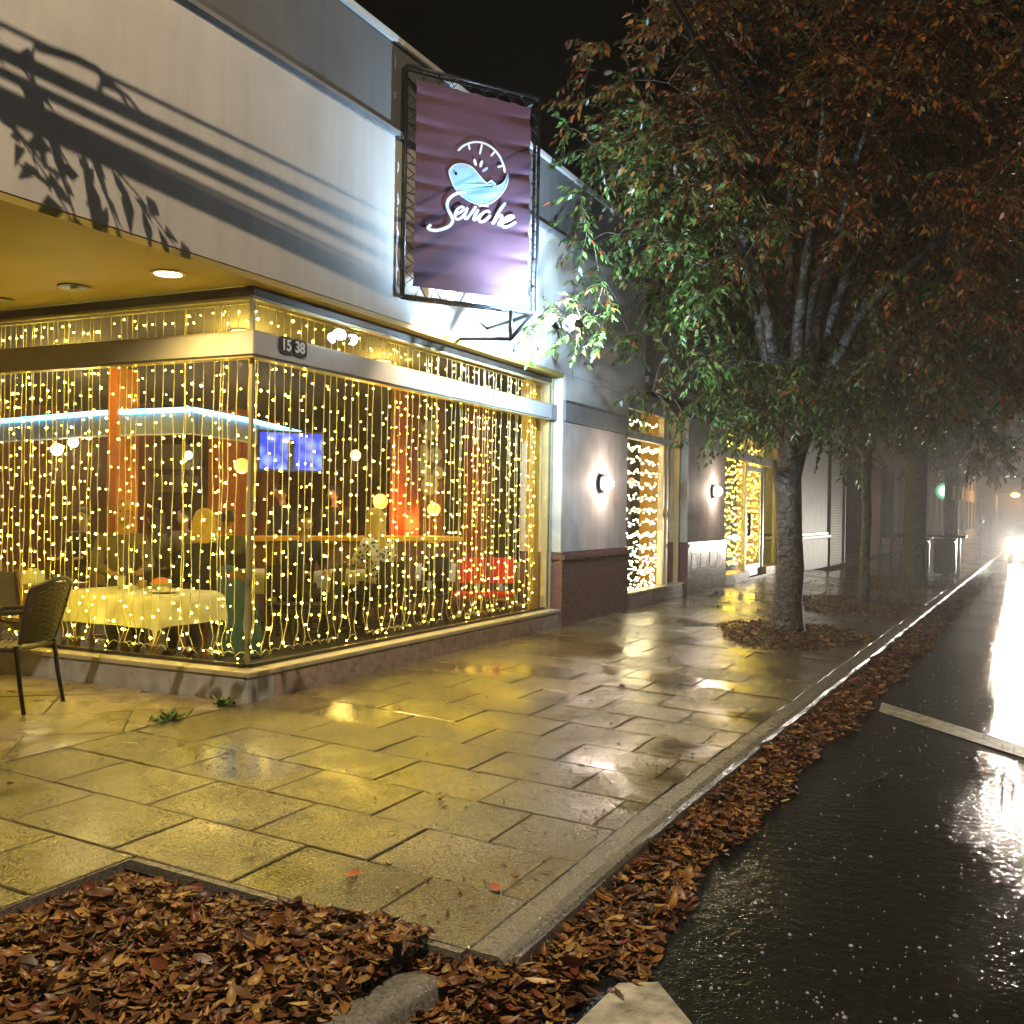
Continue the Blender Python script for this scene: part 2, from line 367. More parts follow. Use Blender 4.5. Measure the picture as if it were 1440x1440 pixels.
def catmull(p, n=6):
    p = [Vector(q) for q in p]; out = []
    for i in range(len(p) - 1):
        a, b, c, d = p[max(i - 1, 0)], p[i], p[i + 1], p[min(i + 2, len(p) - 1)]
        for k in range(n):
            t = k / n; out.append(0.5 * ((2 * b) + (c - a) * t + (2 * a - 5 * b + 4 * c - d) * t * t + (3 * b - a - 3 * c + d) * t ** 3))
    return out + [p[-1]]
def lamp(name, kind, loc, power, colr, parent=None, size=0.05, target=None, spot=60, blend=0.5):
    l = bpy.data.lights.new(name, kind); l.energy = power; l.color = colr
    if kind in ('POINT', 'SPOT'): l.shadow_soft_size = size
    if kind == 'SPOT': l.spot_size = R(spot); l.spot_blend = blend
    o = bpy.data.objects.new(name, l); col.objects.link(o); o.location = loc
    if target is not None: o.rotation_euler = (Vector(target) - Vector(loc)).to_track_quat('-Z', 'Y').to_euler()
    setpar(o, parent)
    return o
def clip_poly(poly, a, b, c):        # keep a*x+b*y<=c
    out = []
    for i in range(len(poly)):
        p, q = poly[i], poly[(i + 1) % len(poly)]
        dp, dq = a * p[0] + b * p[1] - c, a * q[0] + b * q[1] - c
        if dp <= 0: out.append(p)
        if (dp < 0 < dq) or (dq < 0 < dp):
            t = dp / (dp - dq); out.append((p[0] + t * (q[0] - p[0]), p[1] + t * (q[1] - p[1])))
    return out
def prism(mb, poly, z0, z1):
    n = len(poly)
    ar = sum(poly[i][0] * poly[(i + 1) % n][1] - poly[(i + 1) % n][0] * poly[i][1] for i in range(n))
    if ar < 0: poly = poly[::-1]
    vs = [(x, y, z0) for x, y in poly] + [(x, y, z1) for x, y in poly]
    mb.add(vs, [tuple(range(n))[::-1], tuple(range(n, 2 * n))] + [(i, (i + 1) % n, n + (i + 1) % n, n + i) for i in range(n)])

#=PART2=
# ================================================================== GROUND
def sheet(name, m, pts, label=None):
    mb = MB(); mb.add(pts, [tuple(range(len(pts)))]); return tag(mb.build(name, m), kind='structure')
sheet('street', 'street', [(-60, -60, SZ), (400, -60, SZ), (400, 600, SZ), (-60, 600, SZ)])
KY0, KY1 = 3.26, 62.0
# sidewalk bed (joints show between the slabs)
mb = MB(); ys = [-30, 3.2, 5.5, 12, 20, 30, 45, KY1, 300]
def bed_row(y, x1): return [(-30, y, -0.03), (X0, y, -0.03), (x1, y, walk_z(x1) - 0.028)]
vs = []
for y in ys:
    vs += bed_row(y, kerb_x(y) - 0.08)
fs = []
for i in range(len(ys) - 1):
    for k in (0, 1):
        if i == 0 and k == 1: continue
        fs.append((i * 3 + k, i * 3 + k + 1, i * 3 + 4 + k, i * 3 + 3 + k))
mb.add(vs, fs)
# strip of bed left of the tree pit
mb.add([(X0, -30, -0.03), (-3.36, -30, walk_z(-3.36) - 0.028), (-3.36, 3.2, walk_z(-3.36) - 0.028), (X0, 3.2, -0.03)], [(0, 1, 2, 3)])
# kerb-side vertical skirt of the bed
sidewalk = tag(mb.build('sidewalk', 'joint'), kind='structure')
CW, SL = 0.517, 0.66
def slab(poly, name='paving_slab', zf=walk_z, parent=None, m='slab', t=0.045):
    if len(poly) < 3: return
    ar = abs(sum(poly[i][0] * poly[(i + 1) % len(poly)][1] - poly[(i + 1) % len(poly)][0] * poly[i][1] for i in range(len(poly)))) / 2
    if ar < 0.01: return
    n = len(poly); cx = sum(p[0] for p in poly) / n; cyy = sum(p[1] for p in poly) / n
    g = 0.0042; sh = []
    for x, y in poly:
        d = math.hypot(x - cx, y - cyy); k = max(0, 1 - g * 1.3 / max(d, .05)); sh.append((cx + (x - cx) * k, cyy + (y - cyy) * k))
    ar = sum(sh[i][0] * sh[(i + 1) % n][1] - sh[(i + 1) % n][0] * sh[i][1] for i in range(n))
    if ar < 0: sh = sh[::-1]
    dz = random.gauss(0, .0016); tx, ty = random.gauss(0, .0025), random.gauss(0, .0025)
    def zz(x, y): return zf(x) + dz + (x - cx) * tx + (y - cyy) * ty
    inn = [(cx + (x - cx) * (1 - .008 / max(.05, math.hypot(x - cx, y - cyy)))) for x, y in sh]
    iny = [(cyy + (y - cyy) * (1 - .008 / max(.05, math.hypot(x - cx, y - cyy)))) for x, y in sh]
    vs = [(x, y, zz(x, y) - t) for x, y in sh] + [(x, y, zz(x, y) - .005) for x, y in sh] + [(a, b, zz(a, b)) for a, b in zip(inn, iny)]
    fs = [tuple(range(2 * n, 3 * n))]
    for i in range(n):
        j = (i + 1) % n; fs += [(i, j, n + j, n + i), (n + i, n + j, 2 * n + j, 2 * n + i)]
    q = MB(); q.add(vs, fs); return q.build(name, m, parent)
y = 3.275; k = 0
while y < 27.5:
    kx = kerb_x(y + .26) - 0.075
    off = -2.18 if k % 2 == 0 else -2.51
    js = [off + SL * i for i in range(-6, 8)]
    js = [X0] + [j for j in js if X0 + .1 < j < kx - .1] + [kx]
    for a, b in zip(js[:-1], js[1:]): slab([(a, y), (b, y), (b, y + CW), (a, y + CW)], parent=sidewalk)
    y += CW; k += 1
y = 3.27 - CW; k = 1
while y > 0.5:
    off = -2.18 if k % 2 == 0 else -2.51
    js = [X0] + [off + SL * i for i in range(-6, 0) if X0 + .1 < off + SL * i < -3.45] + [-3.36]
    for a, b in zip(js[:-1], js[1:]): slab([(a, y), (b, y), (b, y + CW), (a, y + CW)], parent=sidewalk)
    y -= CW; k += 1
# farther sidewalk, where slabs can no longer be told apart
yy = [27.6, 40, 62, 300]; vs = []
for q in yy: vs += [(X0 - 1, q, 0), (kerb_x(q) - .075, q, walk_z(kerb_x(q)))]
mb = MB(); mb.add(vs, [(2 * i, 2 * i + 1, 2 * i + 3, 2 * i + 2) for i in range(3)]); tag(mb.build('distant_pavement', 'slab'), kind='structure')
# patio under the soffit: flagstones laid at an angle
patio = tag(MB().box(-11, X0 - .02, -3, Y0 - .0, -0.06, -0.012).build('patio', 'joint'), kind='structure')
u, v2 = (0.7526, 0.6585), (-0.6585, 0.7526)
for i in range(-9, 10):
    for j in range(-4, 5):
        o0 = (-5.9 + i * .70 * v2[0] + (j + .5 * (i % 2)) * 1.15 * u[0], 4.9 + i * .70 * v2[1] + (j + .5 * (i % 2)) * 1.15 * u[1])
        p = [o0, (o0[0] + 1.15 * u[0], o0[1] + 1.15 * u[1]), (o0[0] + 1.15 * u[0] + .7 * v2[0], o0[1] + 1.15 * u[1] + .7 * v2[1]), (o0[0] + .7 * v2[0], o0[1] + .7 * v2[1])]
        for c in ((1, 0, X0 - .004), (0, 1, Y0 - .01), (-1, 0, 9.5), (0, -1, 1.0)): p = clip_poly(p, *c) if p else p
        if p: slab(p, 'flagstone', lambda x: 0.0, patio, 'flag', .03)
# kerb stones
kerb = tag(empty('kerb'), kind='structure')
y = 3.27; 
while y < KY1:
    L = 1.83 if y > 4 else 2.1
    y2 = y + L; a, b = kerb_x(y), kerb_x(y2)
    mb = MB(); n = 7; vs = []
    prof = [(-.075, -.33), (-.075, .0), (.035, -.001), (.068, -.012), (.083, -.035), (.092, -.33)]
    ny = 7
    for i in range(ny):
        t = i / (ny - 1); yy_ = y + .008 + (L - .016) * t; xx = a + (b - a) * t
        for dx, dz in prof:
            jit = random.gauss(0, .0035) if dz > -.2 and dx > 0 else 0
            vs.append((xx + dx + jit, yy_, walk_z(xx) + dz + random.gauss(0, .002) * (dz > -.1)))
    q = len(prof); fs = [(i * q + k, i * q + k + 1, (i + 1) * q + k + 1, (i + 1) * q + k) for i in range(ny - 1) for k in range(q - 1)]
    fs += [tuple(range(q)), tuple((ny - 1) * q + k for k in range(q))[::-1]]
    mb.add(vs, fs); mb.build('kerb_stone', 'kerb', kerb, smooth=False); y = y2
mb = MB(); mb.box(-1, 3, KY1, 300, -.33, -.17); 
# edging kerb beside the tree pit with a rounded, broken end
mb = MB(); c = [(-1.90, 0.2), (-1.88, 1.4), (-1.855, 2.3), (-1.81, 2.75), (-1.78, 2.98), (-1.768, 3.06), (-1.762, 3.10)]
wd = [.098, .098, .098, .098, .09, .07, .03]; vs = []
for (x, y), wv in zip(c, wd):
    h = -0.142 + (0 if wv > .08 else -.02 * (.098 - wv) / .03)
    for k in range(9):
        a = math.pi * k / 8; vs.append((x - math.cos(a) * wv * (1 if 0 < k < 8 else 1.05) + random.gauss(0, .003), y + random.gauss(0, .004), h - .055 + .055 * min(1, math.sin(a) * 1.5) + random.gauss(0, .0025) if 0 < k < 8 else -.33))
fs = [(i * 9 + k, i * 9 + k + 1, (i + 1) * 9 + k + 1, (i + 1) * 9 + k) for i in range(len(c) - 1) for k in range(8)] + [tuple(54 + k for k in range(9))]
mb.add(vs, fs); mb.build('kerb_stone', 'kerb', kerb, smooth=True)
# tree pit soil
mb = MB(); gx, gy = 14, 20; vs = []
for i in range(gx):
    for j in range(gy):
        x = -3.36 + 1.48 * i / (gx - 1); y = -0.3 + 3.55 * j / (gy - 1)
        vs.append((x, y, -.165 + .035 * math.sin(3 * x + 1) * math.sin(2.2 * y) + random.gauss(0, .008)))
mb.add(vs, [(i * gy + j, (i + 1) * gy + j, (i + 1) * gy + j + 1, i * gy + j + 1) for i in range(gx - 1) for j in range(gy - 1)])
tag(mb.build('tree_pit_soil', 'soil', smooth=True), kind='structure')
MB().box(-3.39, -3.352, -1, 3.25, -.3, walk_z(-3.36) - .004).build('pit_edge', 'kerb', kerb)
MB().add([(x, y, z) for x in (-3.351, -1.74) for y, z in ((3.235, -.3), (3.235, walk_z(x) - .004), (3.272, walk_z(x) - .004), (3.272, -.3))], [(0, 1, 2, 3), (7, 6, 5, 4), (0, 4, 5, 1), (1, 5, 6, 2), (2, 6, 7, 3)]).build('pit_edge', 'kerb', kerb)
# road paint
a = px_z(1240, 988, SZ); b = px_z(1440, 1050, SZ); c = px_z(1236, 1001, SZ); d = px_z(1440, 1066, SZ)
dr = (b - a) * 3.0
mb = MB(); mb.add([(p.x, p.y, SZ + .004) for p in (c, c + (d - c) * 3, a + dr, a)], [(0, 1, 2, 3)]); tag(mb.build('road_marking', 'paint'), kind='structure')
pp = [px_z(x, y, SZ) for x, y in ((868, 1393), (926, 1391), (972, 1448), (1040, 1560), (700, 1560), (812, 1448))]
mb = MB(); prism(mb, [(p.x, p.y) for p in pp], SZ + .001, SZ + .03); tag(mb.build('road_marking', 'paint', bevel=.006), kind='structure')

# ================================================================== RESTAURANT
rest = empty('restaurant_building', (X0, Y0, 0), world=True, label='pale corner restaurant with ochre soffit, stone base and large lit windows', cat='building')
YE = 25.6
def part(name, m, *boxes, bevel=0.0, parent=rest, smooth=False, join=False):
    mb = MB(); o = None
    for b in boxes:
        mb.box(*b)
        if not join:
            q = mb.build(name, m, parent, bevel=bevel, smooth=smooth); o = o or q; mb = MB()
    return mb.build(name, m, parent, bevel=bevel, smooth=smooth) if join else o
ZS = 3.10     # soffit height
part('fascia_wall', 'stucco', (X0 - .3, X0, -4, 14.9, ZS + .05, 4.78))
part('fascia_wall', 'stucco_dark', (X0 - .45, X0 - .22, 14.9, YE, 3.16, 4.5))
part('window_canopy', 'grey', (X0 - .22, X0 + .05, 14.95, YE, 3.42, 3.52))
part('ledge_coping', 'stucco_dark', (X0 - .34, X0 + .035, -4, 14.9, 4.785, 4.835), bevel=.008)
part('parapet', 'parapet', (X0 - .32, X0 - .03, -4, 14.9, 4.84, 5.62))
part('parapet_coping', 'stucco', (X0 - .36, X0 + .005, -4, 14.92, 5.625, 5.69), bevel=.008)
part('roof', 'ceil', (-17, X0 - .37, -4, YE, 4.3, 4.4))
part('soffit', 'soffit', (-11, X0 - .006, -4, Y0 + .12, ZS, ZS + .048), (XG - .05, X0 - .006, Y0 + .121, 11.75, ZS, ZS + .048))
part('panel_joint', 'grey', (X0 - .01, X0 + .004, 12.0, 12.012, ZS, 4.78))
# base and sill
for i, (a, b) in enumerate(((-9.4, -8.0), (-8.0, -6.9), (-6.9, -5.75), (-5.75, X0))):
    part('base_stone', 'base_lit', (a + .003, b - .003 if b < X0 else b, Y0, Y0 + .3, -.1, .175), bevel=.005)
for a, b in ((Y0 + .305, 7.2), (7.2, 8.6), (8.6, 10.05), (10.05, 11.72)):
    part('base_stone', 'graniteb', (X0 - .3, X0, a, b - .006, -.1, .175), bevel=.005)
part('sill', 'sill', (-9.4, X0 + .012, Y0 - .012, YG + .1, .178, .215), bevel=.006)
part('sill', 'sill', (XG - .1, X0 + .012, YG + .103, 11.7, .178, .215), bevel=.006)
part('bottom_rail', 'darkframe', (-9.4, XG - .03, YG - .02, YG + .03, .217, .243), (XG - .03, XG + .02, YG + .0305, 11.66, .217, .243))
# transom bar (painted box with metal edges)
TB, TT = 2.575, 2.745
part('transom_bar', 'transom', (-9.4, XG + .075, YG - .075, YG + .05, TB, TT), bevel=.006)
part('transom_bar', 'transom', (XG - .05, XG + .075, YG + .053, 11.55, TB, TT), bevel=.006)
part('transom_bar', 'grey', (XG - .05, XG + .085, 11.553, 11.85, TB - .012, TT + .012), bevel=.006)
part('transom_trim', 'brassy', (-9.4, XG + .06, YG - .06, YG + .04, TB - .018, TB - .002), (XG - .04, XG + .06, YG + .042, 11.55, TB - .018, TB - .002),
     (-9.4, XG + .06, YG - .06, YG + .04, TT + .002, TT + .016), (XG - .04, XG + .06, YG + .042, 11.55, TT + .002, TT + .016))
part('head_rail', 'darkframe', (-9.4, XG + .03, YG - .03, YG + .03, 3.03, ZS - .003), (XG - .03, XG + .03, YG + .033, 11.7, 3.03, ZS - .003))
part('head_trim', 'brassy', (-9.4, XG + .02, YG - .022, YG + .022, 3.005, 3.028), (XG - .022, XG + .02, YG + .024, 11.7, 3.005, 3.028))
part('corner_mullion', 'brassy', (XG - .016, XG + .012, YG - .012, YG + .016, .245, TB - .02), (XG - .016, XG + .012, YG - .012, YG + .016, TT + .018, 3.0))
# panes
for a, b in ((-9.4, -7.72), (-7.715, -6.32), (-6.315, XG - .02)):
    part('window_pane', 'glass', (a, b - .005, YG - .005, YG + .005, .245, TB - .02))
    part('window_pane', 'glass', (a, b - .005, YG - .005, YG + .005, TT + .018, 3.0))
for a, b in ((YG + .02, 8.15), (8.155, 10.05), (10.055, 11.58)):
    part('window_pane', 'glass', (XG - .005, XG + .005, a, b - .005, .245, TB - .02))
    part('window_pane', 'glass', (XG - .005, XG + .005, a, b - .005, TT + .018, 3.0))
part('window_post', 'brassy', (XG - .05, XG + .03, 11.585, 11.62, .217, 3.0), (XG - .05, XG + .05, 11.66, 11.69, .217, ZS - .01))
part('window_post', 'darkframe', (XG - .04, XG + .025, 11.622, 11.658, .217, 3.0))
# pilasters
def pilaster(a, b, top):
    part('pilaster', 'pil', (X0 - .55, X0 - .012, a + .02, b, .92, top), bevel=.004)
    part('pilaster_reveal', 'jamb', (X0 - .56, X0 - .002, a - .03, a + .018, .92, ZS + .0), bevel=.004)
    part('wainscot', 'granite', (X0 - .56, X0 + .018, a - .02, b + .02, -.1, .80))
    part('wainscot_cap', 'granite', (X0 - .57, X0 + .045, a - .045, b + .045, .803, .915), bevel=.028)
pilaster(11.75, 14.19, 2.56)
part('pilaster_band', 'grey', (X0 - .3, X0 + .012, 11.78, 14.19, 2.565, 2.8), bevel=.004)
part('band_trim', 'steel', (X0 - .3, X0 + .022, 11.78, 14.19, 2.803, 2.83))
part('pilaster', 'stucco', (X0 - .3, X0 - .001, 11.78, 14.19, 2.833, ZS + .047))
pilaster(17.35, 20.0, 2.62)
part('pilaster_band', 'grey', (X0 - .3, X0 + .012, 17.38, 20.0, 2.625, 3.1), bevel=.004)
for q in (17.55, 18.15, 18.75, 19.35): part('wainscot_panel', 'graniteb', (X0 - .1, X0 + .024, q, q + .34, .45, .72), bevel=.004)
# bay two
part('base_stone', 'graniteb', (X0 - .4, X0 - .02, 14.22, 17.3, -.1, .2), bevel=.005)
part('sill', 'sill', (XG - .1, X0 - .01, 14.22, 17.3, .203, .235), bevel=.005)
part('window_post', 'brassy', (XG - .05, XG + .04, 16.28, 16.36, .237, 3.0), (XG - .05, XG + .04, 16.5, 16.58, .237, 3.0), (XG - .05, XG + .04, 17.2, 17.26, .237, 3.0))
part('head_rail', 'grey', (XG - .06, XG + .06, 14.22, 17.3, 2.55, 2.66), (XG - .06, XG + .06, 14.22, 17.3, 3.0, 3.15))
part('window_pane', 'glass', (XG - .005, XG + .005, 14.22, 16.27, .24, 2.54)); part('window_pane', 'glass', (XG - .005, XG + .005, 16.59, 17.19, .24, 2.54))
part('window_pane', 'glass', (XG - .005, XG + .005, 14.22, 17.25, 2.67, 2.99))
# bay three with the entrance door
part('base_stone', 'graniteb', (X0 - .4, X0 - .02, 20.03, 22.3, -.1, .2), (X0 - .4, X0 - .02, 24.0, YE, -.1, .2), bevel=.005)
part('threshold', 'grey', (X0 - .4, X0 - .02, 22.31, 23.99, -.1, .04))
part('window_post', 'transom', (XG - .05, XG + .05, 22.2, 22.32, .0, 3.05), (XG - .05, XG + .05, 23.95, 24.05, .0, 3.05), (XG - .05, XG + .05, 25.5, 25.6, .0, 3.05))
part('head_rail', 'transom', (XG - .06, XG + .07, 20.0, YE, 2.56, 2.74), (XG - .06, XG + .06, 20.0, YE, 3.06, 3.16))
part('window_pane', 'glass', (XG - .005, XG + .005, 20.02, 22.19, .21, 2.55)); part('window_pane', 'glass', (XG - .005, XG + .005, 24.06, 25.49, .21, 2.55))
part('window_pane', 'glass', (XG - .005, XG + .005, 20.02, 25.49, 2.75, 3.05))
door = part('door', 'steel', (XG - .03, XG + .02, 22.34, 22.45, .05, 2.5), (XG - .03, XG + .02, 23.82, 23.93, .05, 2.5), (XG - .03, XG + .02, 22.452, 23.818, .05, .3), (XG - .03, XG + .02, 22.452, 23.818, 2.38, 2.5), join=True)
part('handle', 'black', (XG + .03, XG + .1, 22.5, 22.56, .95, 1.45), bevel=.01, parent=door)
part('door_pane', 'glass', (XG - .008, XG + .002, 22.455, 23.815, .305, 2.375), parent=door)
# interior shell
FI = -.06
part('interior_floor', 'floor_in', (-17, XG - .12, YG + .12, YE, FI - .05, FI))
part('interior_ceiling', 'ceil', (-17, XG - .06, YG + .06, YE, 3.32, 3.4))
part('interior_back_wall', 'red', (-17.1, -16.9, YG, YE, FI, 3.32)); part('interior_end_wall', 'olive', (-17, XG - .3, YE, YE + .2, FI, 4.3))
part('patio_side_wall', 'stucco', (-9.6, -9.4, -4, YG + .1, -.1, ZS)); part('interior_side_wall', 'red', (-17, -9.42, YG - .2, YG, FI, 3.3))
part('yellow_partition', 'yellow', (px_y(746, 600, 11.45).x, XG - .14, 11.45, 11.72, FI, 3.3)); part('yellow_partition', 'yellow', (-5.75, XG - .16, 17.0, 17.2, FI, 3.3), (-5.95, XG - .32, 25.0, 25.2, FI, 3.3))
part('partition_rail', 'darkframe', (px_y(746, 600, 11.44).x, XG - .141, 11.435, 11.449, .62, .78))
part('interior_divider', 'olive', (-8.4, -8.2, 14.2, 17.2, FI, 3.3)); part('interior_divider', 'olive', (-8.2, -8.0, 20.2, 25.2, FI, 3.3))
for q, m_, wid in ((px_y(157, 650, 10.2), 'orange', .17), (px_y(315, 650, 15.5), 'orange', .8), (px_y(362, 650, 17.5), 'orange', .55), (px_y(560, 650, 13.0), 'red', .28), (px_y(665, 650, 14.5), 'red', .34)):
    part('interior_column', m_, (q.x - wid / 2, q.x + wid / 2, q.y, q.y + .4, FI, 3.3))
part('interior_screen', 'red', (px_y(180, 650, 14).x, px_y(205, 650, 14).x, 14, 14.1, FI, 3.3))
q0, q1 = px_y(205, 680, 16.4), px_y(262, 620, 16.4)
part('interior_shelf', 'pale', (q0.x, q1.x, 16.4, 16.8, 1.7, 2.05), (q0.x, q1.x, 16.4, 16.8, 2.2, 2.7))
# house number plates on the transom
def textmesh(txt, size, m, parent, mw, depth=.002, name='digits'):
    cu = bpy.data.curves.new('t', 'FONT'); cu.body = txt; cu.size = size; cu.extrude = depth; cu.align_x = 'CENTER'; cu.align_y = 'CENTER'; cu.offset = size * .022
    ob = bpy.data.objects.new('t', cu); col.objects.link(ob); bpy.context.view_layer.update()
    me = bpy.data.meshes.new_from_object(ob.evaluated_get(bpy.context.evaluated_depsgraph_get())); bpy.data.objects.remove(ob)
    me.transform(mw); o = bpy.data.objects.new(name, me); col.objects.link(o); me.materials.clear(); me.materials.append(M[m]); setpar(o, parent); return o
for txt, px, py in (('15', 402, 486), ('38', 421, 490)):
    q = px_x(px, py, XG + .08)
    pl = MB(); n = 20; hw, hh = .092, .068
    vs = [(XG + .0775 + d, q.y + hw * math.copysign(abs(math.cos(a)) ** .55, math.cos(a)), q.z + hh * math.copysign(abs(math.sin(a)) ** .55, math.sin(a))) for d in (0, .008) for a in [2 * math.pi * i / n for i in range(n)]]
    pl.add(vs, [tuple(range(n, 2 * n))] + [(i, (i + 1) % n, n + (i + 1) % n, n + i) for i in range(n)])
    plate = pl.build('number_plate', 'blackm', rest)
    textmesh(txt, .125, 'logo', plate, Matrix.Translation((XG + .088, q.y, q.z)) @ Matrix(((0, 0, 1, 0), (1, 0, 0, 0), (0, 1, 0, 0), (0, 0, 0, 1))))

# ------------------------------------------------------------------ soffit downlights
for i, (x, y, lit, lb) in enumerate(((-5.42, 5.5, True, 'glowing round downlight in ochre soffit beside window corner'), (-6.45, 5.58, False, 'unlit round downlight in ochre soffit next to the glowing one'), (-7.46, 5.7, False, 'unlit round downlight in ochre soffit farthest from the window corner'))):
    t = empty('recessed_light', (x, y, ZS), world=True, label=lb, cat='downlight', group='downlights in the patio soffit')
    MB().lathe((x, y, ZS - .012), [(.118, 0), (.125, .006), (.125, .0105), (.1, .0105), (.098, 0)], 28).build('trim_ring', 'darkframe' if not lit else 'brassy', t, smooth=False)
    MB().lathe((x, y, ZS - .0135), [(.095, 0), (.096, .008)], 28).build('lens', 'downglow' if lit else 'black', t)
    if not lit: MB().ball((x, y, ZS - .012), .035, sc3=(1, 1, .5)).build('bulb', 'clearware', t, smooth=True)
    if lit: lamp('downlight_beam', 'SPOT', (x, y, ZS - .05), P_DOWN, (1, .68, .2), t, .06, (x, y, 0), 150, .7)
# ------------------------------------------------------------------ sconces
for q, lb in (((13.08, 1.82), 'round wall sconce on stucco pilaster beside the big corner window'), ((19.0, 1.85), 'round wall sconce on pilaster beside the entrance door')):
    t = empty('wall_sconce', (X0, q[0], q[1]), world=True, label=lb, cat='wall lamp', group='sconces on the pilasters')
    x = X0 - .012
    MB().lathe((x, q[0], q[1]), [(.13, 0), (.13, .02), (.11, .045), (.07, .05)], 24, (1, 0, 0)).build('back_plate', 'black', t)
    MB().ball((x + .1, q[0] + .02, q[1]), .085, 16, 10, (1, 1, 1.1)).build('globe', 'lampglow', t, smooth=True)
    for e in (-1, 1): MB().tube([(x + .04, q[0], q[1] + e * .13), (x + .1, q[0], q[1] + e * .1)], .008).build('bracket', 'black', t)
    lamp('sconce_light', 'POINT', (x + .22, q[0] + .05, q[1]), P_SCONCE, (1, .8, .66), t, .05)

# ------------------------------------------------------------------ banner sign
SA = R(34); SD = Vector((math.sin(SA), math.cos(SA), 0)); SN = Vector((math.cos(SA), -math.sin(SA), 0)); UP = Vector((0, 0, 1))
SP = px_plane(572, 85, Vector((-4.93, 0, 0)), Vector((1, 0, 0))); SP.z = 0
def sg(s, z, d=0.0): return SP + SD * s + UP * z + SN * d
ZT, ZB, SW = 5.44, 3.36, 1.41
sign = empty('banner_sign', sg(0, ZB), world=True, label='plum fabric banner sign with pale blue bird logo in metal frame', cat='sign')
for d_, nm in ((0.0, 'front_frame'), (-.08, 'rear_frame')):
    mb = MB()
    for a, b in (((0, ZT), (SW, ZT)), ((0, ZB), (SW, ZB)), ((0, ZB), (0, ZT)), ((SW, ZB), (SW, ZT))): mb.tube([sg(*a, d_), sg(*b, d_)], .016, 8)
    mb.build(nm, 'black', sign, smooth=True)
def rods(name, m, parent, segs, r, n=6):
    for a, b in segs: MB().tube([a, b], r, n).build(name, m, parent, smooth=True)
tie = [(sg(s_, ZB + (ZT - ZB) * i / 8), sg(s_, ZB + (ZT - ZB) * i / 8, -.08)) for s_ in (0, SW) for i in range(9)]
tie += [(sg(SW * i / 8, z), sg(SW * i / 8, z, -.08)) for i in range(1, 8) for z in (ZT, ZB)]
rods('frame_tie', 'steel', sign, tie, .008)
mb = MB()
B0, B1, Z0b, Z1b = .095, SW - .085, ZB + .10, ZT - .10
def wrinkle(s_, z):
    u_ = (s_ - B0) / (B1 - B0); d = 0
    for i in range(7):
        zi = Z0b + (Z1b - Z0b) * (i + .5) / 7
        d += .022 * math.exp(-((z - zi - .05 * u_) / .035) ** 2) * math.exp(-u_ / .22) + .018 * math.exp(-((z - zi + .04 * (1 - u_)) / .03) ** 2) * math.exp(-(1 - u_) / .18)
    return -d + .006 * math.sin(7 * u_ + 3 * z) + .0012 * math.sin(23 * z + 4 * u_)
ns, nz = 50, 90; vs = []
for i in range(ns + 1):
    for j in range(nz + 1):
        u_, v_ = i / ns, j / nz
        s_ = B0 + (B1 - B0) * u_; z = Z0b + (Z1b - Z0b) * v_
        ed = .012 * abs(math.sin(v_ * 7 * math.pi)); s2 = s_ + (ed * (1 - u_) ** 8 - ed * u_ ** 8)
        z2 = z - .014 * abs(math.sin(u_ * 6 * math.pi)) * v_ ** 14
        vs.append(sg(s2, z2, wrinkle(s_, z)))
q = nz + 1
mb.add(vs, [(i * q + j, (i + 1) * q + j, (i + 1) * q + j + 1, i * q + j + 1) for i in range(ns) for j in range(nz)])
banner = mb.build('banner', 'banner', sign, smooth=True)
lac = MB()
for i in range(14):
    za, zb2 = Z0b + (Z1b - Z0b) * (i + .5) / 14, Z0b + (Z1b - Z0b) * (i + 1) / 14
    for e, f_ in ((B0, 0), (B1, SW)):
        lac.tube([sg(f_, za - .07), sg(e, za, .004)], .0045, 4).tube([sg(e, za, .004), sg(f_, zb2)], .0045, 4)
for i in range(8):
    sa = B0 + (B1 - B0) * (i + .5) / 8
    for e, f_ in ((Z0b, ZB), (Z1b, ZT)): lac.tube([sg(sa - .06, f_), sg(sa, e, .004)], .0045, 4).tube([sg(sa, e, .004), sg(sa + .06, f_)], .0045, 4)
tag(lac.build('lacing_cord', 'black', sign), kind='stuff')
# printed artwork, laid just proud of the banner
def lp(cx, cy_, lift=.004):
    x, y = 600 + cx / 9, 180 + cy_ / 9
    P = px_plane(x, y, sg(0, 0, 0), SN); v = P - SP
    s_, z = v.dot(SD), P.z
    return sg(s_, z, wrinkle(s_, z) + lift)
def stroke(mb, pts, wid, lift=.006, n=5):
    p2 = catmull([(a, b, 0) for a, b in pts], n); L = len(p2); vs = []
    for i, p in enumerate(p2):
        d = (p2[min(i + 1, L - 1)] - p2[max(i - 1, 0)]).normalized(); nn = Vector((-d.y, d.x, 0))
        ww = wid * (1 if 0 < i < L - 1 else .55) * .5
        vs += [lp(*(p + nn * ww).xy, lift), lp(*(p - nn * ww).xy, lift)]
    mb.add(vs, [(2 * i, 2 * i + 1, 2 * i + 3, 2 * i + 2) for i in range(L - 1)])
bird = [(275, 555), (300, 510), (350, 468), (430, 452), (520, 467), (590, 512), (640, 575), (690, 632), (750, 697), (790, 686), (815, 665), (840, 690), (872, 715), (835, 742), (900, 737), (960, 700), (1000, 640), (1020, 572), (1024, 640), (1010, 720), (970, 800), (900, 890), (820, 950), (720, 975), (620, 960), (520, 920), (430, 860), (370, 790), (320, 700), (295, 630)]
from mathutils.geometry import tessellate_polygon
def fillpoly(mb, pts, lift):
    tri = tessellate_polygon([[Vector((a, b, 0)) for a, b in pts]]); mb.add([lp(a, b, lift) for a, b in pts], [tuple(t) for t in tri])
mb = MB(); fillpoly(mb, bird, .006); mb.build('bird_emblem', 'logo_blue', banner)
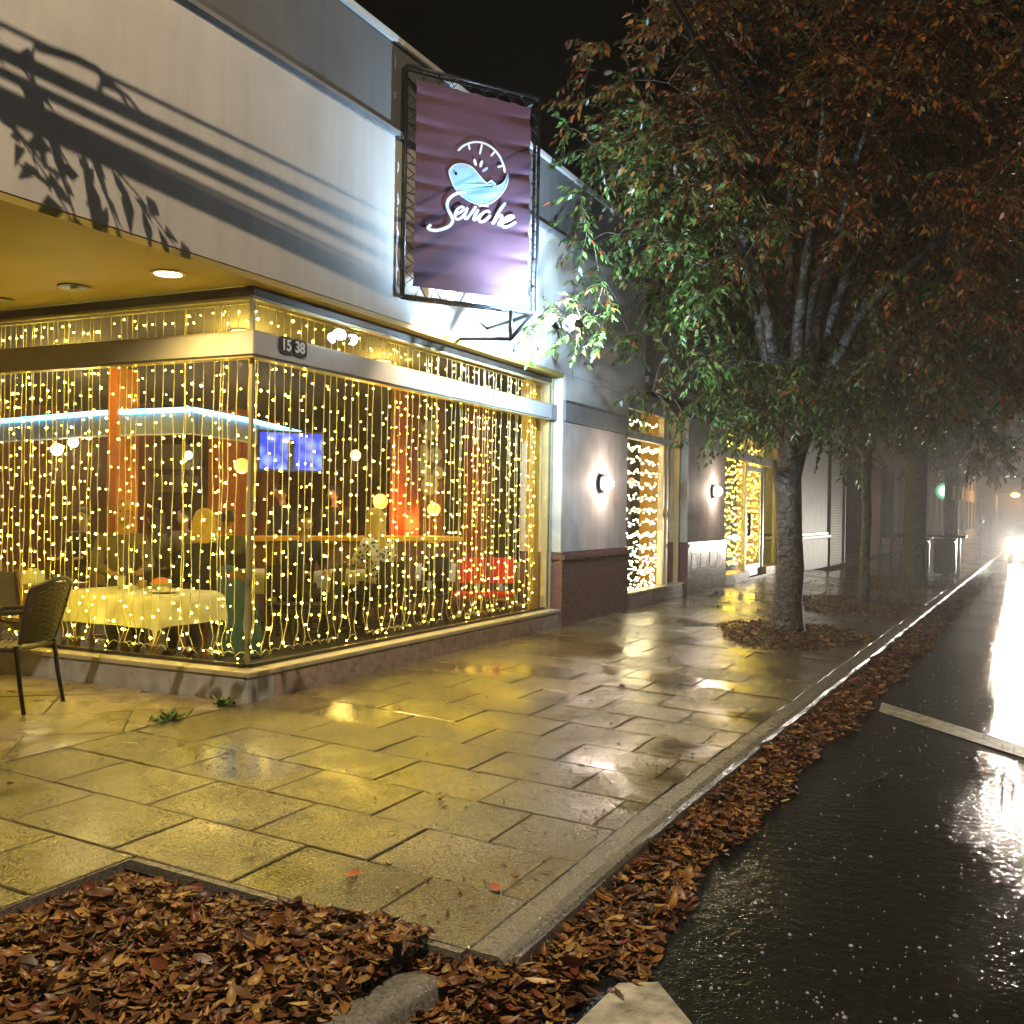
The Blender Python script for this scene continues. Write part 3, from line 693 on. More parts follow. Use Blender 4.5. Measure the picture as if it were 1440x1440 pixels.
mb = MB(); stroke(mb, bird + [bird[0]], 14, .009, 2)
stroke(mb, [(395, 290), (450, 238), (520, 200), (600, 180), (690, 186), (770, 218), (850, 278), (910, 352), (950, 430), (975, 500), (988, 572)], 26)
for t_ in (((530, 200), (545, 275)), ((700, 200), (670, 335)), ((857, 300), (810, 360)), ((965, 480), (895, 495))): stroke(mb, t_, 24)
for cx, cy_, an in ((615, 435, -15), (690, 455, 18), (738, 528, 55)):
    pts = [(cx + 48 * math.sin(R(a)) * math.sin(R(an)) + 20 * math.cos(R(a)) * math.cos(R(an)), cy_ - 48 * math.sin(R(a)) * math.cos(R(an)) + 20 * math.cos(R(a)) * math.sin(R(an))) for a in range(0, 360, 30)]
    fillpoly(mb, pts, .006)
mb.build('emblem_lines', 'logo', banner)
mb = MB()
for pts, wd_ in (([(560, 885), (548, 838), (490, 812), (420, 820), (340, 850), (280, 900), (252, 970), (265, 1040), (300, 1100), (322, 1170), (290, 1235), (220, 1275), (120, 1300), (40, 1290), (12, 1262), (52, 1225)], 40),
               ([(345, 1105), (420, 1070), (462, 1025), (440, 998), (385, 1030), (352, 1100), (368, 1155), (420, 1148), (490, 1075), (512, 1010)], 34),
               ([(512, 1010), (490, 1070), (474, 1130), (500, 1150), (560, 1085), (622, 992)], 34),
               ([(655, 1032), (612, 1100), (590, 1158), (625, 1155), (690, 1085)], 34), ([(655, 985), (690, 985)], 30), ([(700, 985), (780, 992)], 22),
               ([(795, 1080), (775, 1052), (715, 1075), (662, 1148), (680, 1188), (740, 1172), (810, 1105)], 34),
               ([(1000, 940), (910, 1065), (835, 1215), (895, 1130), (945, 1108), (940, 1160), (912, 1222), (955, 1212)], 36),
               ([(955, 1200), (1050, 1165), (1092, 1130), (1062, 1112), (990, 1148), (950, 1210), (985, 1252), (1060, 1232), (1125, 1188)], 34)):
    stroke(mb, pts, wd_, .009)
mb.build('script_lettering', 'logo', banner)
mb = MB(); fillpoly(mb, [(365 + 20 * math.cos(R(a)), 580 + 20 * math.sin(R(a))) for a in range(0, 360, 36)], .011); mb.build('emblem_eye', 'black', banner)
# brackets to the wall and flood lights
mb = MB(); wl = X0 + .0
C1 = sg(SW, ZB, -.08); C2 = sg(SW * .8, ZB)
rods('bracket', 'black', sign, [(sg(0.02, ZB + .1, -.02), Vector((wl, sg(0, 0).y + .05, ZB + .1))), (sg(0, ZT - .1, -.08), Vector((wl, sg(0, 0).y + .05, ZT - .1))),
    (C2, C2 - UP * .28), (C2 - UP * .28, sg(SW, ZB)), (C2 - UP * .28, C1), (C2 - UP * .28, Vector((wl, C2.y + .25, ZB - .2))), (C1, Vector((wl, C1.y + .55, ZB))), (sg(SW, ZT, -.08), Vector((wl, C1.y + .55, ZT)))], .018)
def flood(loc, tgt, power, colr, glow, lb, spot=None, size=.07, grp='flood lights at the banner sign', blend=.35):
    loc = Vector(loc); d = (Vector(tgt) - loc).normalized(); t = empty('flood_light', loc, world=True, label=lb, cat='flood light', group=grp)
    MB().lathe(loc - d * .12, [(.02, 0), (.03, .03), (.04, .08), (.05, .085)], 14, d).build('housing', 'black', t, smooth=False)
    MB().ball(loc, .058, 14, 9).build('lens', glow, t, smooth=True)
    MB().tube([loc - d * .1, loc - d * .1 - UP * .1 + SN * .02], .012).build('yoke', 'black', t)
    lamp('flood_beam', 'SPOT' if spot else 'POINT', loc + d * .075, power, colr, t, size, tgt if spot else None, spot or 60, blend)
fc = sg(SW + .22, ZB - .10, .32)
flood(fc, Vector((X0, 9.2, 4.0)), P_FLOOD * 1.5, (.46, .72, 1.0), 'floodglow', 'white flood light at the outer lower corner of the banner frame', 180, .05, blend=1.0)
flood(sg(SW + .30, ZB - .1, .12), Vector((X0, 12.6, 3.9)), P_FLOOD * 1.6, (.5, .74, 1.0), 'floodglow', 'white flood light on the banner frame aimed along the far wall', 150, .05, blend=.8)
flood(sg(SW + .02, ZB - .1, .24), sg(1.05, ZB + .42, 0), P_FLOOD * .014, (.86, .84, 1.0), 'floodglow', 'small flood light aimed up at the banner face', 120)
pw = px_x(640, 405, X0 + .25)
flood((X0 + .22, pw.y, ZB + .12), (X0, pw.y + .02, ZB - .35), P_WARM, (1, .72, .42), 'downglow', 'warm downward flood light on the wall behind the banner', 110, .05)

#=PART3=
# ================================================================== STREET LAMP (behind the photographer) AND OVERHEAD CABLES
LX, LY, LZ = -0.6, 0.6, 9.1
t = empty('street_lamp', (-1.95, -2.2, -.14), world=True, label='tall steel street lamp with curved arm over the kerb', cat='street lamp')
MB().tube([(-1.95, -2.2, -.14), (-1.95, -2.2, 3), (-1.95, -2.2, 8.4)], [.11, .09, .06], 12).build('pole', 'steel', t, smooth=True)
MB().tube(catmull([(-1.95, -2.2, 8.3), (-1.8, -1.7, 9.0), (-1.2, -.4, 9.3), (LX, LY - .25, 9.25)]), .035, 8).build('arm', 'steel', t, smooth=True)
MB().ball((LX, LY, LZ + .1), .3, 14, 8, (.5, 1, .3)).build('lamp_head', 'steel', t, smooth=True)
lamp('street_lamp_light', 'SPOT', (LX, LY, LZ - .02), P_LAMP, (1.0, .80, .54), t, .012, (X0, 5.2, 3.0), 150, .6)
t = empty('street_lamp', (9.2, -5.4, -.14), world=True, label='cool white street lamp standing across the street', cat='street lamp')
MB().tube([(9.2, -5.4, -.14), (9.2, -5.4, 3), (9.2, -5.4, 6.6)], [.1, .08, .055], 12).build('pole', 'steel', t, smooth=True)
MB().tube(catmull([(9.2, -5.4, 6.5), (9.0, -5.2, 6.95), (8.5, -4.8, 7.0)]), .03, 8).build('arm', 'steel', t, smooth=True)
MB().ball((8.3, -4.6, 6.95), .28, 14, 8, (1, .6, .3)).build('lamp_head', 'steel', t, smooth=True)
lamp('street_lamp_light', 'SPOT', (8.3, -4.6, 6.8), P_LAMP2, (.62, .8, 1.0), t, .05, (-2, 3, 0), 150, .4)
for i, (x, z, sl_, r, lb) in enumerate(((-2.75, 6.615, 0.0, .006, 'thinnest overhead cable, topmost of the bundle crossing the tree crowns'), (-2.75, 6.541, .012, .016, 'thick black overhead cable just under the thinnest one'), (-2.75, 6.488, .035, .011, 'medium black overhead cable between two thick ones'), (-2.75, 6.40, .056, .026, 'thickest and lowest black overhead cable of the bundle'), (-2.75, 6.445, .05, .005, 'thin overhead cable just above the lowest thick one'))):
    pts = [(x, y, z - sl_ * (min(y, 14) - 2.17)) for y in (-30, -8, 0, 4, 8, 12, 14, 20, 38)]
    tag(MB().tube(pts, r, 7).build('overhead_cable', 'black', smooth=True), lb, 'cable', 'overhead cables along the sidewalk')

# ================================================================== LEAVES
def np_mesh(name, v, f, colr, m, parent=None, smooth=False):
    me = bpy.data.meshes.new(name); nv, nf, k = len(v), len(f), f.shape[1]
    me.vertices.add(nv); me.vertices.foreach_set('co', v.astype(np.float32).ravel())
    me.loops.add(nf * k); me.loops.foreach_set('vertex_index', f.astype(np.int32).ravel())
    me.polygons.add(nf); me.polygons.foreach_set('loop_start', np.arange(0, nf * k, k, dtype=np.int32))
    me.update(calc_edges=True)
    if colr is not None:
        at = me.attributes.new('tint', 'FLOAT_COLOR', 'POINT'); c4 = np.ones((nv, 4), np.float32); c4[:, :3] = colr; at.data.foreach_set('color', c4.ravel())
    me.materials.append(M[m]); o = bpy.data.objects.new(name, me); col.objects.link(o); setpar(o, parent)
    if smooth: me.polygons.foreach_set('use_smooth', [True] * nf)
    return o
def nrm(a): return a / np.maximum(np.linalg.norm(a, axis=1, keepdims=True), 1e-9)
def leaf_quads(P, D, Nn, L, W, C, fold=.25):
    D = nrm(D); Sd = nrm(np.cross(D, Nn)); Nn = np.cross(Sd, D); L = L[:, None]; W = W[:, None]
    v = np.stack([P, P + D * L * .42 + Sd * W * .5 + Nn * W * fold, P + D * L - Nn * L * .12, P + D * L * .42 - Sd * W * .5 + Nn * W * fold], 1).reshape(-1, 3)
    n = len(P); f = np.arange(n * 4).reshape(n, 4)
    return v, f, np.repeat(C, 4, 0)
def litter(P, D, Nn, L, W, C, curl):
    D = nrm(D); Sd = nrm(np.cross(D, Nn)); Nn = np.cross(Sd, D); L = L[:, None]; W = W[:, None]; cu = curl[:, None]
    prof = ((0, .06), (.28, .43), (.62, .46), (.86, .24), (1, .02)); rows = []
    for a, wv in prof:
        ctr = P + D * L * (a - .5) + Nn * L * cu * (1.1 * (a - .5) ** 2)
        rows += [ctr + Sd * W * wv + Nn * W * np.abs(cu) * .7 * wv, ctr, ctr - Sd * W * wv + Nn * W * np.abs(cu) * .7 * wv]
    v = np.stack(rows, 1); n = len(P); q = len(rows); v = v.reshape(-1, 3)
    base = []
    for i in range(len(prof) - 1):
        for k in (0, 1): base.append((i * 3 + k, i * 3 + k + 1, i * 3 + 4 + k, i * 3 + 3 + k))
    f = (np.arange(n)[:, None, None] * q + np.array(base)[None]).reshape(-1, 4)
    return v, f, np.repeat(C, q, 0)
LC = np.array([(.15, .058, .014), (.10, .037, .012), (.22, .10, .022), (.06, .026, .012), (.28, .155, .04), (.13, .034, .012), (.04, .02, .01), (.36, .24, .08)])
def litter_obj(name, pts, label, tilt=.42, Ls=(.035, .082), parent=None, pw=(.2, .2, .16, .16, .09, .1, .06, .03)):
    n = len(pts); a = rng.uniform(0, 2 * np.pi, n)
    D = np.stack([np.cos(a), np.sin(a), rng.normal(0, tilt * .5, n)], 1)
    Nn = nrm(np.stack([rng.normal(0, tilt, n), rng.normal(0, tilt, n), np.ones(n)], 1))
    L = np.clip(rng.lognormal(np.log(Ls[0] + .55 * (Ls[1] - Ls[0])), .3, n), .012, .115); W = L * np.where(rng.random(n) < .12, rng.uniform(.5, .85, n), rng.uniform(.18, .42, n))
    C = LC[rng.choice(len(LC), n, p=np.array(pw) / sum(pw))] * rng.uniform(.85, 1.65, (n, 1))
    v, f, c = litter(pts, D, Nn, L, W, C, rng.normal(.25, .5, n))
    return tag(np_mesh(name, v, f, c, 'litter', smooth=True), label, 'leaves', kind='stuff')
# pit
n = 9000; x = rng.uniform(-3.36, -1.86, n); y = rng.uniform(1.2, 3.27, n) ; h = rng.uniform(0, 1, n)
edge = np.minimum(np.minimum(x + 3.36, 3.27 - y) / .25, 1)
z = -.165 + .05 * edge * h + .02 * h + .03 * np.sin(3 * x + 1) * np.sin(2.2 * y) + .028
litter_obj('pit_leaf_litter', np.stack([x, y, z], 1), 'wet brown fallen leaves filling the square tree pit')
# gutter
n = 15000; y = 2.3 + 33 * rng.beta(.75, 2.1, n); wdt = np.interp(y, [2.3, 3.2, 4.0, 6, 9, 12, 35], [.48, .44, .36, .33, .37, .40, .46])
wdt = wdt * (1 + .12 * np.sin(y * 2.3) + .08 * np.sin(y * 6.1)); tt = rng.beta(1.0, 1.35, n)
kx = np.array([kerb_x(q) for q in y]) + np.where(y < 3.25, -.09, .09); x = kx + tt * wdt
z = SZ + .012 + rng.uniform(0, 1, n) * .075 * (1 - tt) ** .7
k = ~((x > -1.36 + rng.normal(0, .05, len(x))) & (y < 3.60 + rng.normal(0, .07, len(x)))); x, y, z = x[k], y[k], z[k]
litter_obj('gutter_leaf_litter', np.stack([x, y, z], 1), 'long drift of wet brown leaves in the gutter along the kerb')
n = 650; y = rng.uniform(3.0, 3.32, n); x = rng.uniform(-1.95, -1.5, n); litter_obj('gap_leaf_litter', np.stack([x, y, rng.uniform(-.27, -.17, n)], 1), 'fallen leaves packed in the gap between kerb end and pit edging')
def ring(cx, cyy, rx, ry, n, label):
    a = rng.uniform(0, 2 * np.pi, n); r = np.sqrt(rng.uniform(0, 1, n)) * (1 + .12 * np.sin(3 * a)); x = cx + np.cos(a) * r * rx; y = cyy + np.sin(a) * r * ry
    k = x < np.array([kerb_x(q) for q in y]) - .02; x, y, r = x[k], y[k], r[k]
    z = -S * (x - X0) + .006 + .07 * np.clip(1 - r, 0, 1) * rng.uniform(.3, 1, len(x))
    return litter_obj('tree_ring_leaf_litter', np.stack([x, y, z], 1), label)
ring(-2.5, 13.5, .95, 1.45, 2600, 'mound of brown leaves round the foot of the wide trunk nearest the restaurant door')
ring(-2.25, 18.6, 1.15, 2.0, 2000, 'spread of brown leaves round the slender young trunk')
ring(-2.2, 25.4, 1.1, 2.6, 1500, 'spread of brown leaves round the foot of the thick straight trunk')
n = 1300; y = rng.uniform(15, 45, n); x = np.array([rng.uniform(X0 + .2, kerb_x(q) - .1) for q in y]); litter_obj('scattered_leaf_litter', np.stack([x, y, -S * (x - X0) + .008], 1), 'thin scatter of wet leaves on the farther pavement', .15)
n = 420; y = 3.4 + 9 * rng.random(n) ** 1.3; x = rng.uniform(X0 + .1, -1.75, n); a_ = rng.random(n) < .5
x = np.where(a_, x, -1.75 - np.abs(rng.normal(0, .5, n)))
litter_obj('leaf_debris', np.stack([x, y, -S * (x - X0) + .006], 1), 'tiny dark leaf scraps and seeds strewn over the near slabs', .08, (.014, .05), pw=(.1, .2, .05, .25, .02, .1, .28, .0))
# single leaves and bits lying on the near slabs
sl = [((495, 1234), 5), ((697, 1253), 5), ((570, 1188), 3), ((700, 1152), 3), ((553, 1172), 6), ((350, 1212), 6), ((375, 1207), 3), ((70, 1123), 6), ((125, 1086), 4), ((182, 1048), 7), ((400, 1125), 6), ((270, 1012), 4), ((24, 1060), 3), ((655, 1140), 6), ((747, 1170), 3), ((490, 1262), 6), ((560, 1085), 3), ((617, 1120), 6), ((710, 1045), 3), ((200, 1090), 3), ((870, 1050), 6), ((930, 1020), 3), ((790, 1010), 6), ((590, 965), 2), ((640, 935), 2), ((700, 912), 2), ((255, 1045), 4)]
names = {5: 'bright red', 3: 'dark brown', 6: 'blackened', 4: 'pale tan', 7: 'yellowish', 2: 'orange brown'}
pc = {5: (.42, .05, .01), 3: (.05, .02, .01), 6: (.02, .012, .008), 4: (.3, .16, .06), 7: (.4, .28, .1), 2: (.32, .1, .025)}
for (px, py), k in sl:
    d = ray(px, py); tq = (-CAMH + S * X0) / (d.z + S * d.x); P = CAM + d * tq
    a = rng.uniform(0, 6.28); L = .095 if k in (5,) else rng.uniform(.05, .085)
    v, f, c = litter(np.array([[0, 0, 0.]]), np.array([[math.cos(a), math.sin(a), 0]]), np.array([[.05, .1, 1.]]), np.array([L]), np.array([L * (.5 if k == 5 else .34)]), np.array([pc[k]]), np.array([.25]))
    o = np_mesh('fallen_leaf', v, f, c, 'litter', smooth=True); o.location = (P.x, P.y, P.z + .013)
    lb = '%s fallen leaf lying alone on the wet paving slabs' % names[k]
    if k == 5: lb = 'bright red fallen leaf on the slab %s' % ('beside the leaf-filled pit' if px < 600 else 'close to the kerb corner')
    tag(o, lb, 'leaf', 'single leaves on the near slabs')

# ================================================================== TREES
GREEN = np.array([(.065, .13, .018), (.05, .105, .016), (.10, .16, .028), (.035, .07, .014), (.14, .16, .035)])
AUT = np.array([(.30, .105, .018), (.20, .075, .018), (.32, .15, .03), (.10, .052, .018), (.17, .10, .03), (.30, .06, .014), (.12, .09, .025)])
def tree(label, base, tr, fork, cc, rad, ncl, nl, seed, aut, lean=(0, 0), name='street_tree', leafL=(.07, .125), limbs=7, group='trees in a row along the kerb', straight=False, zmin=2.3, extra=(), gate=.0):
    g = np.random.default_rng(seed); bx_, by_, bz = base
    t = empty(name, base, world=True, label=label, cat='tree', group=group)
    top = Vector((bx_ + lean[0], by_ + lean[1], fork))
    mb = MB()
    pts = [Vector((bx_, by_, bz - .1)), Vector((bx_, by_, bz + .12)), Vector((bx_ + lean[0] * .2, by_, bz + .45))] + [Vector((bx_, by_, bz)).lerp(top, k) + Vector((g.normal(0, .02), g.normal(0, .02), 0)) for k in (.4, .6, .8, 1)]
    mb.tube(pts, [tr * 1.55, tr * 1.22, tr * 1.05, tr, tr * .96, tr * .97, tr * 1.05], 14)
    nodes = []; cc = np.array(cc); rad = np.array(rad)
    for i in range(limbs):
        a = 2 * math.pi * (i + g.uniform(-.3, .3)) / limbs; el = g.uniform(.15, .95)
        e = cc + rad * np.array([math.cos(a) * math.cos(el) * .8, math.sin(a) * math.cos(el) * .8, math.sin(el) * .85 - .15])
        e = Vector(e); m1 = top.lerp(e, .35) + Vector((0, 0, .25 * (e - top).length * .5)); m2 = top.lerp(e, .7) + Vector((g.normal(0, .15), g.normal(0, .15), .12))
        c = catmull([top - Vector((0, 0, .25)), top.lerp(m1, .3) + Vector((0, 0, .1)), m1, m2, e], 5)
        rr = [tr * .62 * (1 - k / (len(c) - 1)) ** .8 + .012 for k in range(len(c))]
        mb.tube(c, rr, 8); nodes += [(np.array(p), r) for p, r in zip(c, rr)][4:]
    if straight:
        e = top + Vector((0, 0, (cc[2] + rad[2] * .6) - fork)); c = [top.lerp(e, k / 6) for k in range(7)]; mb.tube(c, [tr * (1 - .13 * k) for k in range(7)], 12); nodes += [(np.array(p), .05) for p in c]
    NP = [np.array([p for p, r in nodes])]
    P0, D0, N0, L0, C0 = [], [], [], [], []
    def cluster(p, au, k=None, spread=.55):
        j = np.argmin(((NP[0] - p) ** 2).sum(1)); q = NP[0][j]; ln0 = np.linalg.norm(p - q)
        mid = (q + p) / 2 + np.array([0, 0, .16 * ln0]) + g.normal(0, .06 * ln0, 3); mb.tube(catmull([q, mid, p], 3), [.011, .010, .009, .008, .007, .006, .004], 4, False)
        NP[0] = np.vstack([NP[0], mid[None], p[None]])
        out = nrm((p - cc)[None])[0]
        for _ in range(k or nl // 11 + 1):
            d = out * .55 + g.normal(0, .6, 3); d[2] -= .25; d /= np.linalg.norm(d); ln = g.uniform(.3, spread)
            tip = p + d * ln + np.array([0, 0, -.12 * ln]); mb.tube([p, p + d * ln * .5, tip], [.005, .004, .002], 3, False)
            m = g.integers(10, 16)
            for w_ in range(m):
                u_ = (w_ + 1) / m; s_ = 1 if w_ % 2 else -1; side = np.cross(d, [0, 0, 1]); side /= max(np.linalg.norm(side), 1e-6)
                ld = d * .55 + side * s_ * .7 + g.normal(0, .25, 3); ld[2] -= .42
                P0.append(p + d * ln * u_ + np.array([0, 0, -.12 * ln * u_])); D0.append(ld); N0.append(np.array([0, 0, 1]) + g.normal(0, .45, 3)); L0.append(g.uniform(*leafL))
                pal = AUT if g.random() < au else GREEN
                C0.append(pal[g.integers(len(pal))] * g.uniform(.7, 1.2))
    cnt = 0; tries = 0; todo = []
    while cnt < ncl and tries < ncl * 30:
        tries += 1
        d = g.normal(0, 1, 3); d /= np.linalg.norm(d); r = g.uniform(.25, 1) ** .55
        wob = 1 + .16 * math.sin(3.1 * d[0] * 2 + seed) + .14 * math.sin(4.3 * d[2] + 2 * d[1] + seed)
        p = cc + d * rad * r * wob
        if p[2] < zmin + .9 * max(0, 1 - math.hypot(p[0] - bx_, p[1] - by_) / (rad[0])) * .2 or p[0] < X0 + .15: continue
        if math.sin(p[0] * 2.1 + seed) + math.sin(p[1] * 1.9) + math.sin(p[2] * 2.4 + 1) < -1.1 + gate: continue
        todo.append((p, None, float(np.clip(aut(p) + g.normal(0, .18), 0.03, .97)))); cnt += 1
    todo += [(np.array(p, float), k, au) for p, k, au in extra]
    for p, k, au in sorted(todo, key=lambda q: float(((q[0] - np.array(top)) ** 2).sum())): cluster(p, au, k)
    v, f, c = leaf_quads(np.array(P0), np.array(D0), np.array(N0), np.array(L0), np.array(L0) * g.uniform(.34, .46, len(L0)), np.array(C0))
    mb.build('trunk', 'bark', t, smooth=True); np_mesh('crown', v, f, c, 'leaf', t)
    return t
sm = lambda a, b, x: float(np.clip((x - a) / (b - a), 0, 1))
T1 = (-2.55, 13.6, -.11)
ex = []
for px, py, yy_ in ((800, 425, 11.2), (780, 440, 11.0), (830, 445, 11.3), (860, 440, 11.5), (885, 470, 11.7), (905, 550, 12.0), (930, 560, 12.2), (960, 580, 12.6), (900, 470, 11.6), (940, 500, 12.0), (985, 560, 12.6), (800, 150, 11.5), (790, 110, 11.6), (815, 210, 11.4), (810, 290, 11.6), (830, 340, 11.4), (850, 60, 11.2), (800, 70, 11.8), (1000, 600, 12.8), (1040, 610, 12.8), (1160, 600, 13.2), (1190, 630, 13.3), (850, 250, 11.2), (870, 180, 11.2), (840, 400, 11.2), (870, 330, 11.3), (1060, 590, 12.9)):
    q = px_y(px, py, yy_); ex.append(((max(q.x, X0 + .3), q.y, q.z), 4, .75 if py < 170 else .12))
for px, py, yy_ in ((775, 445, 9.7), (795, 415, 9.9), (825, 440, 10.1), (850, 395, 10.2), (805, 465, 9.9), (845, 460, 10.4), (870, 425, 10.6), (825, 330, 10.4), (815, 270, 10.4), (840, 210, 10.6), (800, 180, 10.6)):
    q = px_y(px, py, yy_); ex.append(((max(q.x, X0 + .3), q.y, q.z), 3, .1))
tree('broad street tree with half green half orange leaves beside the banner', T1, .175, 2.05, (-2.15, 13.0, 5.7), (2.75, 2.9, 3.6), 600, 95, 3, lambda p: .07 + .88 * sm(3.6, 5.8, p[2] + .85 * (p[0] + 2.5)), limbs=8, zmin=2.55, extra=ex)
tree('slender young street tree with green leaves behind the broad one', (-2.22, 18.9, -.125), .085, 2.5, (-2.0, 18.6, 5.0), (2.4, 2.6, 2.7), 170, 90, 11, lambda p: .1 + .6 * sm(4.5, 6.5, p[2]), limbs=6, leafL=(.08, .13), zmin=2.6)
tree('old street tree with thick straight flared trunk beside the bins', (-1.86, 24.9, -.15), .25, 3.2, (-1.4, 24.8, 6.4), (3.0, 3.2, 3.6), 250, 75, 19, lambda p: .55, limbs=6, leafL=(.1, .16), straight=True, zmin=2.7)
TF = tree('distant street tree with dull brown foliage past the bins', (-1.45, 32.5, -.16), .2, 2.8, (-.9, 32.3, 5.6), (2.9, 3.0, 3.3), 190, 65, 23, lambda p: .6, limbs=6, leafL=(.13, .2), zmin=2.5)
for i, (x, y, s_, lb) in enumerate(((-1.2, 39.5, 1.0, 'faint street tree in the mist, second past the bins'), (-.95, 47, 1.05, 'faint street tree in the mist, third past the bins'), (-.7, 56, 1.0, 'faint street tree in the mist, fourth past the bins'), (-.4, 66, 1.1, 'farthest faint street tree in the mist'))):
    c = copy_tree(TF); c.location = (x, y, -.17); c.rotation_euler.z = 1.3 * i + .9; c.scale = (s_,) * 3; c['label'] = lb
# young tree in the pit by the photographer (its branches shade the wall)
tree('young tree with sparse leaves growing in the leaf-filled pit', (-2.75, 1.15, -.16), .06, 3.6, (-2.8, 2.3, 5.5), (.6, .8, .75), 13, 22, 31, lambda p: .5, limbs=6, name='pit_tree', group=None, zmin=4.3, gate=-1, extra=[((-2.8 + .12 * math.sin(i * 2.1), 1.75 + .13 * i, 6.35 + .22 * ((i * 5) % 4) / 3), -1, .5) for i in range(9)])

#=PART4=
# ================================================================== STRING LIGHTS
def bulb(mb, c, d, r=.0115):
    c = Vector(c); d = Vector(d).normalized(); u = d.orthogonal().normalized(); w_ = d.cross(u)
    vs = [c - d * r * .6] + [c + (u * math.cos(a) + w_ * math.sin(a)) * r for a in (0, 1.257, 2.513, 3.77, 5.027)] + [c + d * r * 1.3]
    mb.add(vs, [(0, 1 + (k + 1) % 5, 1 + k) for k in range(5)] + [(6, 1 + k, 1 + (k + 1) % 5) for k in range(5)])
def strand(parent, x, y, along, zt, zb, spacing=.165, r=.0082, loop=True):
    ph = random.uniform(0, 6); al = Vector(along); nr = Vector((al.y, -al.x, 0)); pts = []
    z = zt
    while z > zb + .02:
        lo = max(0, (zb + .38 - z) / .38) if loop else 0
        off = .0035 * math.sin(z * 5 + ph) + .002 * math.sin(z * 17 + ph) + lo * .05 * math.sin(z * 15 + ph * 2)
        pts.append(Vector((x, y, z)) + al * off + nr * (.004 * math.sin(z * 7 + ph))); z -= .06
    if loop:
        e = pts[-1]
        for k in range(1, 6): pts.append(e + al * (.05 * k * .5 * math.copysign(1, math.sin(ph))) + Vector((0, 0, -.012 + .03 * math.sin(k * .7))))
    o = MB().tube(pts, .0036, 4).build('light_strand', 'wire', parent, smooth=True)
    b = MB(); z = zt - random.uniform(.03, .16)
    while z > zb + .01:
        i = min(range(len(pts)), key=lambda k: abs(pts[k].z - z)); s_ = random.choice((-1, 1)); d = al * s_ * random.uniform(.5, 1) + nr * random.uniform(-.4, .4) + Vector((0, 0, random.uniform(-.6, .3)))
        c = pts[i] + d.normalized() * random.uniform(.016, .034); bulb(b, c, d, r * random.choice((.7, .8, .9, 1, 1, 1.15, 1.5))); z -= spacing * random.uniform(.7, 1.35)
    tag(b.build('bulbs', 'bulb', o), kind='stuff')
YS = YG + .07; XS = XG - .07
cur = empty('string_light_curtain', (-7, YS, 3.0), world=True, label='curtain of warm string lights behind the glass facing the patio', cat='string lights', group='string light curtains in the windows')
x = XS - .03
while x > -8.6:
    strand(cur, x, YS + random.uniform(-.02, .02), (1, 0, 0), 3.0, .26); x -= random.choice((.035, .07, .09, .105, .12)) * (1 if x > -6.9 else .75)
cur = empty('string_light_curtain', (XS, 9, 3.0), world=True, label='curtain of warm string lights along the big street-side window', cat='string lights', group='string light curtains in the windows')
y = YS + .06
while y < 11.5:
    strand(cur, XS + random.uniform(-.02, .02), y, (0, 1, 0), 3.0, .26); y += random.choice((.035, .08, .10, .115, .13))
MB().tube([(-9.3, YS, 2.995), (XS, YS, 2.995)], .008, 5).build('header_cord', 'wire', cur); MB().tube([(XS, YS + .02, 2.995), (XS, 11.5, 2.995)], .008, 5).build('header_cord', 'wire', cur)
gar = empty('string_light_garland', (XS, 15, 2.5), world=True, label='rows of white string lights swagged across the narrow window', cat='string lights')
for i in range(14):
    z0 = 2.88 - .195 * i
    if 2.5 < z0 < 2.7: z0 = 2.48
    pts = [(XS, 14.26 + 2.0 * k / 30, z0 - .055 * abs(math.sin(k / 30 * math.pi * 4)) + .01 * math.sin(k)) for k in range(31)]
    o = MB().tube(pts, .003, 4).build('light_strand', 'wire', gar); b = MB()
    for p in pts:
        for _ in range(2 if i > 8 else 1): bulb(b, Vector(p) + Vector((random.uniform(-.02, .02), random.uniform(-.03, .03), random.uniform(-.05, .02) * (2.4 if i > 9 else 1))), (random.uniform(-1, 1), random.uniform(-1, 1), -1), .013)
    tag(b.build('bulbs', M['bulbw'] if 'bulbw' in M else 'bulb', o), kind='stuff')
cur = empty('string_light_curtain', (XS, 21, 2.5), world=True, label='dense string lights hung inside the entrance bay', cat='string lights', group='string light curtains in the windows')
y = 20.15
while y < 24.9:
    strand(cur, XS - .1, y, (0, 1, 0), 3.0, .3, .17, .016, False); y += .15

